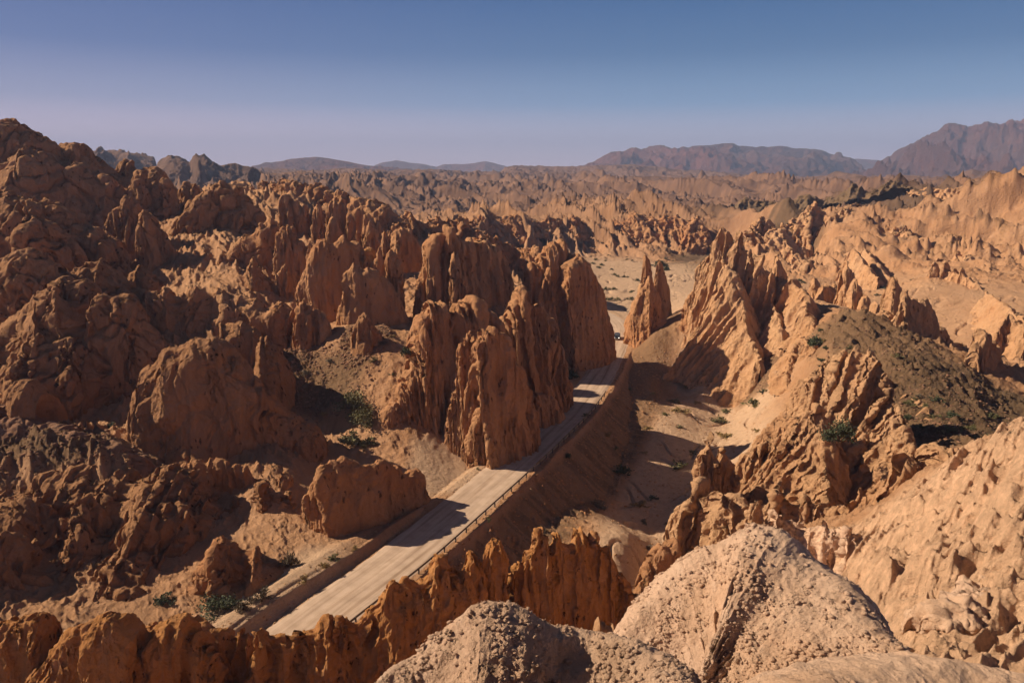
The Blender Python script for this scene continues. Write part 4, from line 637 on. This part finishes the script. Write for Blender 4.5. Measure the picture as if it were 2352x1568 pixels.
# ------------------------------------------------------------------ road surface
def build_road():
    rc = resample(ROADC, .8); t = np.gradient(rc, axis=0); t /= np.linalg.norm(t, axis=1, keepdims=True)
    nr = np.stack([t[:, 1], -t[:, 0]], -1); w_ = np.linspace(-4.0, 3.9, 34)
    x = rc[:, 0:1] + nr[:, 0:1] * w_; y = rc[:, 1:2] + nr[:, 1:2] * w_
    s = np.arange(len(rc))[:, None] * .8
    ed = .25 * perlin(s / 3, s * 0, seed=2) * (np.abs(w_) / 4) ** 8; x = x + nr[:, 0:1] * ed; y = y + nr[:, 1:2] * ed
    z = .03 - .05 * (w_ / 4) ** 2 - .05 * (np.abs(w_) > 3.8) + .015 * perlin(x, y, seed=7) + .02 * np.cos(w_ * 2.4) + 0 * s
    o = mesh_obj('road', np.stack([x, y, z], -1).reshape(-1, 3), grid_faces(*x.shape), None); tag(o, kind='structure')
    at = o.data.attributes.new('across', 'FLOAT', 'POINT'); at.data.foreach_set('value', np.ascontiguousarray(np.broadcast_to(w_, x.shape), dtype=np.float32).ravel())
    at = o.data.attributes.new('along', 'FLOAT', 'POINT'); at.data.foreach_set('value', np.ascontiguousarray(np.broadcast_to(s, x.shape), dtype=np.float32).ravel())
    m = bpy.data.materials.new('gravel_road'); m.use_nodes = True; tr = m.node_tree; bs = tr.nodes['Principled BSDF']
    a = N('ShaderNodeAttribute', tr, attribute_name='across'); b = N('ShaderNodeAttribute', tr, attribute_name='along')
    cb = N('ShaderNodeCombineXYZ', tr); link(a.outputs['Fac'], cb.inputs[0], tr)
    sc = N('ShaderNodeMath', tr, operation='MULTIPLY'); sc.inputs[1].default_value = .03; link(b.outputs['Fac'], sc.inputs[0], tr); link(sc.outputs[0], cb.inputs[1], tr)
    n1 = N('ShaderNodeTexNoise', tr); n1.inputs['Scale'].default_value = 1.3; n1.inputs['Detail'].default_value = 7; link(cb.outputs[0], n1.inputs['Vector'], tr)
    g = N('ShaderNodeNewGeometry', tr); n2 = N('ShaderNodeTexNoise', tr); n2.inputs['Scale'].default_value = .6; n2.inputs['Detail'].default_value = 9; link(g.outputs['Position'], n2.inputs['Vector'], tr)
    r1 = ramp([(.3, (.33, .225, .16, 1)), (.45, (.50, .36, .27, 1)), (.58, (.58, .43, .33, 1)), (.72, (.46, .325, .24, 1))], n1.outputs[0], tr)
    r2 = ramp([(.3, (.72, .70, .68, 1)), (.6, (1, 1, 1, 1))], n2.outputs[0], tr)
    x_ = N('ShaderNodeMix', tr, data_type='RGBA', blend_type='MULTIPLY'); x_.inputs[0].default_value = .6; link(r1.outputs[0], x_.inputs[6], tr); link(r2.outputs[0], x_.inputs[7], tr)
    link(x_.outputs[2], bs.inputs['Base Color'], tr); bs.inputs['Roughness'].default_value = .95; bs.inputs['Specular IOR Level'].default_value = .1
    n3 = N('ShaderNodeTexNoise', tr); n3.inputs['Scale'].default_value = 6; n3.inputs['Detail'].default_value = 6; link(g.outputs['Position'], n3.inputs['Vector'], tr)
    bp = N('ShaderNodeBump', tr); bp.inputs['Distance'].default_value = .04; link(n3.outputs[0], bp.inputs['Height'], tr); link(bp.outputs[0], bs.inputs['Normal'], tr)
    o.data.materials.append(m)
build_road()
# ------------------------------------------------------------------ small mesh helpers
def box(cx, cy, cz, sx, sy, sz, ang=0, taper=(1, 1)):
    v = []
    for k in (-.5, .5):
        for i, j in ((-.5, -.5), (.5, -.5), (.5, .5), (-.5, .5)):
            f = taper if k > 0 else (1, 1); v.append((i * sx * f[0], j * sy * f[1], k * sz))
    v = np.array(v); c, s = math.cos(ang), math.sin(ang)
    v = np.c_[v[:, 0] * c - v[:, 1] * s + cx, v[:, 0] * s + v[:, 1] * c + cy, v[:, 2] + cz]
    return v, [(3, 2, 1, 0), (4, 5, 6, 7), (0, 1, 5, 4), (1, 2, 6, 5), (2, 3, 7, 6), (3, 0, 4, 7)]
def join(parts):
    V, F, n = [], [], 0
    for v, f in parts: V.append(np.asarray(v)); F += [tuple(i + n for i in q) for q in f]; n += len(v)
    return np.concatenate(V), F
def raw(name, V, F, mat, parent=None, smooth=False):
    me = bpy.data.meshes.new(name); me.from_pydata([tuple(map(float, v)) for v in V], [], F); me.update()
    if smooth: me.shade_smooth()
    if mat: me.materials.append(mat)
    o = bpy.data.objects.new(name, me); C.collection.objects.link(o); o.parent = parent; return o
def empty(name, loc, rz=0):
    o = bpy.data.objects.new(name, None); o.location = [float(x) for x in loc]; o.rotation_euler = (0, 0, rz); C.collection.objects.link(o); return o
# ------------------------------------------------------------------ guardrail along the right edge of the embankment
STEEL = mat_plain('weathered_steel', (.12, .095, .08), .6, .2, .3, 3)
WOOD = mat_plain('weathered_post', (.09, .065, .05), .8, 0, .3, 5)
def rail(name, label, y0, y1, broken=()):
    rc = resample(ROADC, .5); t = np.gradient(rc, axis=0); t /= np.linalg.norm(t, axis=1, keepdims=True)
    e = rc + np.stack([t[:, 1], -t[:, 0]], -1) * 4.15; k = (e[:, 1] >= y0) & (e[:, 1] <= y1); e, t = e[k], t[k]
    root = empty(name, (e[0, 0], e[0, 1], 0)); tag(root, label, 'guardrail'); o0 = np.array([e[0, 0], e[0, 1], 0])
    prof = [(.03, .47), (.09, .53), (.03, .60), (.03, .66), (.09, .73), (.03, .79), (.0, .79), (.0, .47)]
    V, F = [], []; nn = np.stack([t[:, 1], -t[:, 0]], -1)
    sel = range(0, len(e), 2)
    for i in sel:
        for a, b in prof: V.append((e[i, 0] - nn[i, 0] * (a + .08), e[i, 1] - nn[i, 1] * (a + .08), b + .02 * math.sin(i * .11)))
    m = len(prof); nr_ = len(list(sel))
    for i in range(nr_ - 1):
        for j in range(m): F.append((i * m + j, i * m + (j + 1) % m, (i + 1) * m + (j + 1) % m, (i + 1) * m + j))
    F += [tuple(range(m))[::-1], tuple((nr_ - 1) * m + j for j in range(m))]
    raw('beam', np.array(V) - o0, F, STEEL, root)
    for q, i in enumerate(range(3, len(e) - 2, 6)):
        ang = math.atan2(t[i, 1], t[i, 0]); zg = -.25
        v, f = box(0, 0, 0, .14, .16, 1.1, ang + .02 * math.sin(q)); 
        raw('post', v + np.array([e[i, 0] - o0[0], e[i, 1] - o0[1], zg + .5]), f, WOOD, root)
rail('guardrail', 'long low metal guardrail on posts along the right edge of the gravel road', 70, 163)
# ------------------------------------------------------------------ low concrete headwalls at the culvert
CONC = mat_plain('pale_concrete', (.46, .36, .28), .9, 0, .15, 2, .03)
ROCKM = M['mid']
# ------------------------------------------------------------------ car coming through the pass
PAINT = mat_plain('dark_car_paint', (.02, .024, .03), .25, .3, .1); GLASS = mat_plain('windscreen_glass', (.22, .24, .27), .08, .6, .1)
RUB = mat_plain('tyre_rubber', (.02, .02, .02), .9); CHR = mat_plain('wheel_rim', (.4, .4, .4), .4, .8)
HL = bpy.data.materials.new('lit_headlight'); HL.use_nodes = True; b_ = HL.node_tree.nodes['Principled BSDF']; b_.inputs['Emission Color'].default_value = (1, .93, .8, 1); b_.inputs['Emission Strength'].default_value = 1.6
def build_car():
    g = G(*zm('5', 232, 1100)); x0, y0 = 31.8, 218.5
    d = RT[np.argmin(np.hypot(RC[:, 0] - x0, RC[:, 1] - y0))]; ang = math.atan2(-d[1], -d[0])     # local +x points toward the camera
    root = empty('car', (x0, y0, .03), ang); tag(root, 'small dark pickup with its headlights on, driving toward the viewer through the rock gap', 'car')
    # body outline (side view x, z) swept across the width
    def sweep(out, hw, inset=0.06):
        n = len(out); V = [(x, -hw + (inset if z > .95 else 0), z) for x, z in out] + [(x, hw - (inset if z > .95 else 0), z) for x, z in out]
        F = [tuple(range(n))[::-1], tuple(range(n, 2 * n))] + [(i, (i + 1) % n, n + (i + 1) % n, n + i) for i in range(n)]
        return np.array(V, float), F
    body = sweep([(-2.5, .45), (-2.5, 1.0), (-.9, 1.05), (1.1, 1.1), (2.3, .98), (2.5, .8), (2.5, .4), (1.95, .36), (1.85, .62), (1.55, .76), (1.25, .62), (1.15, .36), (-1.1, .36), (-1.2, .62), (-1.5, .76), (-1.8, .62), (-1.9, .36)], .92)
    raw('body', *body, PAINT, root)
    raw('cab', *sweep([(-.9, 1.04), (-.75, 1.66), (.35, 1.70), (1.05, 1.08)], .80, .10), PAINT, root)
    raw('windscreen', *sweep([(.43, 1.64), (.47, 1.64), (1.03, 1.14), (.99, 1.14)], .68, 0), GLASS, root)
    for s in (-1, 1):
        raw('side_window', *box(-.1, s * .735, 1.36, 1.1, .03, .36), GLASS, root)
        raw('headlight', *box(2.5, s * .66, .76, .06, .34, .18), HL, root)
        for wx in (1.55, -1.5):
            a = np.linspace(0, 2 * math.pi, 17)[:-1]
            ring = lambda r, y: [(wx + r * math.cos(k), y, .36 + r * math.sin(k)) for k in a]
            n = 16; V = np.array(ring(.36, s * .72) + ring(.36, s * .95)); F = [tuple(range(n)), tuple(range(2 * n - 1, n - 1, -1))] + [(i, (i + 1) % n, n + (i + 1) % n, n + i) for i in range(n)]
            wh = raw('wheel', V, F, RUB, root); V = np.array(ring(.2, s * .951) + ring(.2, s * .965)); raw('rim', V, F, CHR, wh)
    raw('bumper', *box(2.54, 0, .5, .12, 1.8, .2), CHR, root); raw('grille', *box(2.52, 0, .76, .05, .9, .2), RUB, root)
build_car()
# ------------------------------------------------------------------ shrubs: many leaf-sized faces on thin stems
def leafmat(n, c, v=.35): return mat_plain(n, c, .8, 0, v, 3)
LG = leafmat('leaf_dark_green', (.055, .065, .028)); LO = leafmat('leaf_olive', (.15, .135, .055)); LY = leafmat('leaf_dry_yellow', (.30, .21, .085)); LB = leafmat('twig_grey_brown', (.15, .115, .075)); STEM = mat_plain('stem_bark', (.10, .07, .045), .9)
def shrub_mesh(seed, r, hgt, n, leaf, spiky=0.0):
    R = np.random.RandomState(seed); ns = 16; cl = R.normal(size=(ns, 3)); cl[:, 2] = np.abs(cl[:, 2]) * .9 + .15
    cl /= np.linalg.norm(cl, axis=1, keepdims=True); cl *= (R.rand(ns, 1) * .45 + .5)
    k = R.randint(0, ns, n); c = cl[k] * (1 + 0 * k[:, None]) + R.normal(size=(n, 3)) * .17
    if spiky: f = R.rand(n, 1) ** .5; c = cl[k] * f * 1.15 + R.normal(size=(n, 3)) * .06
    c[:, 2] = np.abs(c[:, 2]); c = c * np.array([r, r, hgt]); d = R.normal(size=(n, 3)); d[:, 2] += .7 + 2 * spiky; d /= np.linalg.norm(d, axis=1, keepdims=True)
    s = np.cross(d, R.normal(size=(n, 3))); s /= np.linalg.norm(s, axis=1, keepdims=True); L_ = leaf * (.6 + .8 * R.rand(n, 1)) * (1 + 1.5 * spiky); W = leaf * .42 * (1 - .6 * spiky)
    V = np.stack([c - s * W * .4, c + d * L_ * .5 - s * W, c + d * L_, c + d * L_ * .5 + s * W], 1).reshape(-1, 3)
    st = []
    for q in cl:
        tip = q * np.array([r, r, hgt]) * .85; nx = np.cross(tip, (0, 0, 1.)); nx /= np.linalg.norm(nx) + 1e-6; w_ = .02 * r + .008
        a = np.array([nx * w_, -nx * w_, np.array([0, 0, w_ * 1.5])]); V1 = np.concatenate([a, a * .25 + tip]); st.append((V1, [(0, 1, 4, 3), (1, 2, 5, 4), (2, 0, 3, 5)]))
    return V, np.arange(4 * n).reshape(n, 4), join(st)
_cache = {}
def shrub(label, cat, u=None, v=None, z=None, xy=None, r=1.0, hgt=None, mat=LG, seed=0, group=None, n=420, spiky=0.0, leaf=None, name='shrub', D=None):
    if xy is None:
        if D is not None: xy = P(u, v, D)[:2]
        else:
            zz = 0 if z is None else z; xy = G(u, v, zz)[:2]
            for _ in range(8): zz = float(terr(np.array([xy[0]]), np.array([xy[1]]), np.array([.5]))[0][0]); xy = .5 * xy + .5 * G(u, v, zz)[:2]
    x, y = float(xy[0]), float(xy[1]); z = float(terr(np.array([x]), np.array([y]), np.array([.5]))[0][0]) if (z is None or D is None) else z
    hgt = hgt or r * .85; key = (seed % 4, mat.name, n, spiky, leaf)
    root = empty(name, (x, y, z - .08), seed * 1.7); tag(root, label, cat, group)
    if key not in _cache:
        V, F, (sv, sf) = shrub_mesh(seed % 4, 1, 1, n, leaf or .17, spiky)
        a = mesh_obj('foliage', V, F, mat, root, smooth=False); b = raw('stem', sv, sf, STEM, root); _cache[key] = (a.data, b.data)
        ch = [a, b]
    else:
        ch = []
        for nm, d in zip(('foliage', 'stem'), _cache[key]): o = bpy.data.objects.new(nm, d); C.collection.objects.link(o); o.parent = root; ch.append(o)
    root.scale = (r, r, hgt); return root
# big bushes on the gravel saddle
shrub('top dark green bush of the column of three on the gravel saddle','bush',815,935,r=3.6,hgt=3.2,mat=LO,seed=1,n=1500,leaf=.11)
shrub('middle olive bush of the column of three on the gravel saddle','bush',830,975,r=3.4,hgt=3.0,mat=LO,seed=2,n=1500,leaf=.11)
shrub('lowest and widest bush of the column of three, beside the roadside crag','bush',825,1020,r=3.4,hgt=2.8,mat=LO,seed=3,n=1500,leaf=.11,spiky=.1)
shrub('small dark bush clinging to the left flank of the broad roadside crag','bush',932,836,D=131,z=17.0,r=1.2,hgt=1.5,mat=LG,seed=5,n=700)
shrub('dark green bush in the gully of the fluted massif','bush',1915,1125,D=86.5,z=17.2,r=2.1,hgt=2.4,mat=LG,seed=6,n=1500,leaf=.11)
shrub('dark bush on the gravel slope right of the second tan rib','bush',1880,768,D=153,z=None,r=2.2,mat=LG,seed=7,n=900)
shrub('dark green bush in the shade at the edge of the culvert','bush',1312,868,z=0,r=1.9,hgt=2.2,mat=LG,seed=8,n=900)
shrub('black-looking bush mound in the shaded hollow left of the near road','bush',500,1395,z=1,r=2.6,hgt=1.5,mat=LG,seed=9,n=1500,leaf=.11)
shrub('spindly grey shrub under the slab wall in the shaded hollow','shrub',665,1300,z=.5,r=1.5,hgt=1.5,mat=LB,seed=10,n=700,spiky=.8)
for i,(u,v,r,m,lab) in enumerate((
 (560,1400,1.3,LB,'straggly grey shrub on the low bank, nearest the bottom'),(600,1375,1.5,LB,'wide straggly grey shrub on the low bank above the nearest one'),
 (700,1335,.9,LY,'yellow-green tuft on the lit bank beside the long ditch'),(745,1300,.9,LY,'yellow tuft higher on the lit bank beside the ditch'),(768,1283,1.0,LO,'olive tuft at the upper end of the lit bank'),(815,1262,.7,LY,'small yellow tuft where the slab shadow meets the bank'),
 (1098,1078,.5,LO,'small tuft at the very foot of the bright-edged roadside fin'),(1180,1010,.8,LG,'dark tuft at the road edge below the bright-edged fin'),(1203,988,.7,LG,'second dark tuft further along the road edge under the fin'),
 (1122,1195,.7,LO,'little pale shrub in front of the guardrail on the road edge'),(1245,1220,1.1,LB,'grey shrub just below the guardrail on the embankment'),(1300,1050,1.2,LG,'dark spiky plant on the shaded embankment slope'),(1345,955,.9,LG,'dark shrub high on the embankment near the culvert'),
 (1375,1165,1.7,LB,'wide grey shrub at the foot of the embankment'),(1430,1085,2.0,LG,'round dark bush in the shadow at the foot of the embankment'),(1413,1030,.9,LO,'olive shrub on the middle of the shaded embankment'),(1395,1000,1.0,LY,'yellowish shrub on the shaded embankment'),(1500,1145,1.0,LG,'small dark bush near the tip of the shadow in the wash'))):
    shrub(lab, 'shrub', u, v, z=-3, r=r, mat=m, seed=20 + i, n=420, spiky=.5 if m in (LB, LY) else .15)
GA = 'low shrubs in the lit wash'
for i,(u,v,r,m) in enumerate(((1550,925,1.6,LO),(1565,945,2.0,LY),(1525,952,1.0,LO),(1600,925,1.0,LY),(1650,970,2.2,LO),(1672,945,1.6,LO),(1735,930,2.4,LO),(1665,1003,1.8,LY),(1560,982,1.0,LO),(1500,905,.9,LY),(1490,985,1.2,LY),(1480,1040,.8,LY),(1560,1075,2.1,LO),(1612,1065,1.1,LG),(1590,1040,1.2,LO),(1470,1160,1.4,LY),(1610,1155,.9,LY),(1740,990,1.2,LY),(1700,915,1.1,LO),(1445,895,.9,LO),(1480,1200,.9,LB),(1540,1205,1.0,LB),(1490,1260,1.1,LB),(1575,890,1.0,LY))):
    big = {6: 'largest low olive shrub at the right end of the lit wash', 4: 'wide olive shrub in the middle of the lit wash', 12: 'dark wide shrub on the wash floor below the shadow edge', 13: 'dark green shrub beside the sharp pointed spire'}.get(i)
    shrub(big or 'low dry shrub scattered on the lit floor of the wash', 'shrub', u, v, z=-6, r=r * 1.25, hgt=r * .6, mat=m, seed=50 + i, n=420, spiky=.35, group=None if big else GA)
GB = 'dark shrubs on the pale flat beyond the pass'
for i,(u,v,r) in enumerate(((1368,598,2.6),(1383,610,2.6),(1374,616,2.4),(1362,608,2.2),(1390,600,2.0),(1399,589,2.0),(1410,632,2.2),(1405,620,1.8),(1418,636,2.0),(1437,637,2.4),(1463,645,2.4),(1497,612,2.2),(1474,650,1.6),(1395,668,2.6),(1410,665,2.2),(1398,690,2.6),(1418,690,2.4),(1408,684,1.8),(1452,672,2.4),(1448,688,2.4),(1440,597,1.8),(1452,600,1.8),(1440,592,1.4),(1470,671,1.6),(1345,600,1.6),(1380,672,1.4),(1530,598,2.2),(1545,600,1.8),(1600,590,2.0),(1625,594,1.8),(1570,585,1.8),(1660,588,1.8),(1508,604,1.6),(1356,589,1.3))):
    shrub('small dark green shrub dotted on the pale flat beyond the rock gap', 'shrub', u, v, z=-1, r=r * .62, hgt=r * .5, mat=LG if i % 4 else LO, seed=90 + i, n=420, group=GB)
shrub('large dark green bush right behind the twin spires','bush',1518,613,z=0,r=3.4,hgt=3.0,mat=LG,seed=130,n=900)
shrub('smaller dark bush touching the large one behind the twin spires','bush',1529,621,z=0,r=2.2,hgt=1.9,mat=LG,seed=131,n=900)
GC = 'shrubs in the right-hand valley'
for i,(u,v,r) in enumerate(((2020,662,2.4),(2035,668,2.4),(2008,655,1.6),(2018,678,1.8),(1835,645,2.2),(1845,650,1.8),(2095,648,1.5))):
    shrub('dark shrub on the valley floor among the tan pillars', 'shrub', u, v, z=3, r=r * .7, hgt=r * .5, mat=LG, seed=140 + i, n=420, group=GC)
GD = 'dry shrubs on the left slopes'
for i,(u,v,r,m,D,z) in enumerate(((880,790,1.2,LB,None,12),(900,775,1.0,LY,None,14),(860,830,1.3,LO,None,10),(700,790,1.3,LO,None,14),(745,955,1.0,LY,None,6),(660,760,1.2,LO,None,16),(590,775,1.4,LG,None,14),(640,870,1.0,LB,None,9),(760,830,1.2,LB,None,12),(250,985,1.6,LG,None,6),(170,900,2.2,LG,None,9),(560,1290,1.2,LG,None,1),(380,1380,1.6,LG,None,1),(700,860,1.4,LB,None,11),(690,770,1.6,LG,None,14),(900,860,.8,LO,None,11))):
    shrub('dry shrub on the gravel between the brown domes and crags', 'shrub', u, v, z=z, r=r, hgt=r * .7, mat=m, seed=160 + i, n=420, spiky=.3, group=GD)
GE = 'shrubs on the dark gravel slope'
for i,(u,v,r,m) in enumerate(((2020,880,1.2,LO),(2090,930,1.3,LO),(2150,920,1.5,LG),(2190,950,2.0,LG),(2230,985,1.3,LO),(2120,985,1.2,LO),(2060,820,1.2,LO),(2180,1000,1.4,LO),(2240,1010,1.2,LO),(1900,800,1.3,LG),(1960,810,1.0,LO),(1735,870,1.2,LG),(1752,900,1.4,LG),(1680,700,1.4,LG),(2280,960,1.4,LO),(2150,960,1.2,LO))):
    shrub('low dark shrub on the brown gravel slope right of the fluted massif', 'shrub', u, v, z=14, r=r * .9, hgt=r * .6, mat=m, seed=190 + i, n=420, spiky=.3, group=GE)
GF = 'dry bushes in the gullies of the right-hand slopes'
_rs = np.random.RandomState(77)
for i in range(34):
    u = 1640 + 560 * _rs.rand(); v = 860 + 60 * _rs.rand() if i < 8 else 640 + 330 * _rs.rand(); 
    if i >= 8: u = 1880 + 440 * _rs.rand(); v = 690 + (u - 1880) * .62 + 60 + 120 * _rs.rand()
    else: u = 1640 + 160 * _rs.rand()
    shrub('small dry bush among the gullies of the right-hand slopes', 'shrub', u, v, z=6, r=.6 + .7 * _rs.rand(), hgt=.5 + .4 * _rs.rand(), mat=(LO, LB, LY, LG)[i % 4], seed=230 + i, n=420, spiky=.4, group=GF)
# ------------------------------------------------------------------ loose stones
def stones(name, X, Y, Zs, sz, mat, seed):
    R = np.random.RandomState(seed); n = len(X); th = np.linspace(0, 2 * math.pi, 6)[:-1]
    b = [(0, 0, -.7)] + [(math.cos(t), math.sin(t), -.25) for t in th] + [(math.cos(t + .6) * .8, math.sin(t + .6) * .8, .35) for t in th] + [(0, 0, .75)]
    b = np.array(b); F = []
    for i in range(5):
        j = (i + 1) % 5; F += [(0, 1 + j, 1 + i), (1 + i, 1 + j, 6 + i), (1 + j, 6 + j, 6 + i), (6 + i, 6 + j, 11)]
    F = np.array(F); V = b[None] * (1 + R.normal(size=(n, 12, 1)) * .18) * (np.array([1, .8, .6]) * (.7 + .6 * R.rand(n, 1, 3)))
    a = R.rand(n) * 6.28; c, s = np.cos(a)[:, None], np.sin(a)[:, None]
    V = np.stack([V[..., 0] * c - V[..., 1] * s, V[..., 0] * s + V[..., 1] * c, V[..., 2]], -1) * sz[:, None, None] + np.stack([X, Y, Zs], -1)[:, None]
    F = (F[None] + (np.arange(n) * 12)[:, None, None]).reshape(-1, 3)
    o = mesh_obj(name, V.reshape(-1, 3), F, mat, smooth=False); return o
from mathutils.bvhtree import BVHTree
def scatter_on(ob, n, seed, smin, smax, name, label, mat, ufilter=None):
    me = ob.data; nv = len(me.vertices); co = np.empty(nv * 3, np.float32); me.vertices.foreach_get('co', co); co = co.reshape(-1, 3) + np.array(ob.location)
    no = np.empty(nv * 3, np.float32); me.vertices.foreach_get('normal', no); no = no.reshape(-1, 3)
    R = np.random.RandomState(seed); d = np.hypot(co[:, 0], co[:, 1]); ok = np.where(np.abs(no[:, 2]) > .45)[0]
    f = fbm(co[ok, 0] / .9, co[ok, 1] / .9, o=3, seed=seed); pr = np.clip(.35 + f * 1.5, .03, 2); pr /= pr.sum()
    i = R.choice(ok, n, p=pr); sz = smin + (smax - smin) * R.rand(n) ** 5
    p = co[i] + R.normal(size=(n, 3)) * .02
    o = stones(name, p[:, 0], p[:, 1], p[:, 2] + sz * .15, sz, mat, seed); tag(o, label, 'gravel', kind='stuff')
scatter_on(MND2, 16000, 5, .010, .07, 'gravel', 'loose pebbles on the nearest pale mound', M['pale'])
scatter_on(MND1, 16000, 6, .018, .12, 'gravel', 'loose pebbles on the pale pyramid mound', M['pale'])
def scree(B, n, seed, smin, smax, label, mat):
    R = np.random.RandomState(seed); B = np.array(B); k = R.randint(0, len(B), n); a = R.rand(n) * 6.28; r = np.sqrt(R.rand(n)) * 1.1
    X = B[k, 0] + r * np.cos(a) * B[k, 2]; Y = B[k, 1] + r * np.sin(a) * B[k, 3]
    Zs = terr(X, Y, np.full(n, .4))[0]; sz = smin + (smax - smin) * R.rand(n) ** 4
    tag(stones('gravel', X, Y, Zs, sz, mat, seed), label, 'gravel', kind='stuff')
scree([b for b in GRAV if b[0] < 0], 9000, 7, .10, .50, 'dark loose stones strewn over the gravel saddle on the left', M['dusk'])
scree([b for b in GRAV if b[0] > 20], 9000, 8, .08, .38, 'brown loose stones on the gravel slope at the right', M['dusk'])
def rubble(n, seed, lo, hi, y0, y1, smin, smax, label, mat):
    R = np.random.RandomState(seed); k = np.where((RC[:, 1] > y0) & (RC[:, 1] < y1))[0]; i = R.choice(k, n); f = R.rand(n)[:, None]
    p = RC[i] + RT[i] * (f * 2 - 1); l = (lo + (hi - lo) * R.rand(n) ** 1.4)[:, None]; nn = np.stack([RT[i, 1], -RT[i, 0]], -1); p = p + nn * l
    Zs = terr(p[:, 0], p[:, 1], np.full(n, .4))[0]; sz = smin + (smax - smin) * R.rand(n) ** 5
    tag(stones('gravel', p[:, 0], p[:, 1], Zs, sz, mat, seed), label, 'gravel', kind='stuff')
rubble(5000, 21, 4.3, 15, 66, 200, .05, .38, 'loose stones on the embankment below the guardrail', M['mid'])
rubble(2500, 22, -7.5, -4.1, 60, 150, .03, .22, 'gravel lying along the left edge of the road', M['right'])
R_ = np.random.RandomState(23); bx = np.array([b[:4] for b in SAND[1:5]]); k_ = R_.randint(0, 4, 3500); a_ = R_.rand(3500) * 6.28; q_ = np.sqrt(R_.rand(3500))
X_ = bx[k_, 0] + q_ * np.cos(a_) * bx[k_, 2]; Y_ = bx[k_, 1] + q_ * np.sin(a_) * bx[k_, 3]; ok_ = road_lat(X_, Y_) > 14; X_, Y_ = X_[ok_], Y_[ok_]
tag(stones('gravel', X_, Y_, terr(X_, Y_, np.full(len(X_), .4))[0], .05 + .3 * R_.rand(len(X_)) ** 5, M['right'], 23), 'loose stones on the floor of the wash', 'gravel', kind='stuff')
# ------------------------------------------------------------------ air
v_, f_ = box(0, 5800, 70, 22000, 12600, 800)
HZ = raw('haze', v_, f_, None); tag(HZ, kind='stuff')
hm_ = bpy.data.materials.new('air'); hm_.use_nodes = True; t_ = hm_.node_tree; t_.nodes.clear()
pv = N('ShaderNodeVolumePrincipled', t_); pv.inputs['Color'].default_value = (.46, .60, 1.0, 1); pv.inputs['Density'].default_value = .00014; pv.inputs['Anisotropy'].default_value = 0.0
ho = N('ShaderNodeOutputMaterial', t_); link(pv.outputs[0], ho.inputs['Volume'], t_); HZ.data.materials.append(hm_)
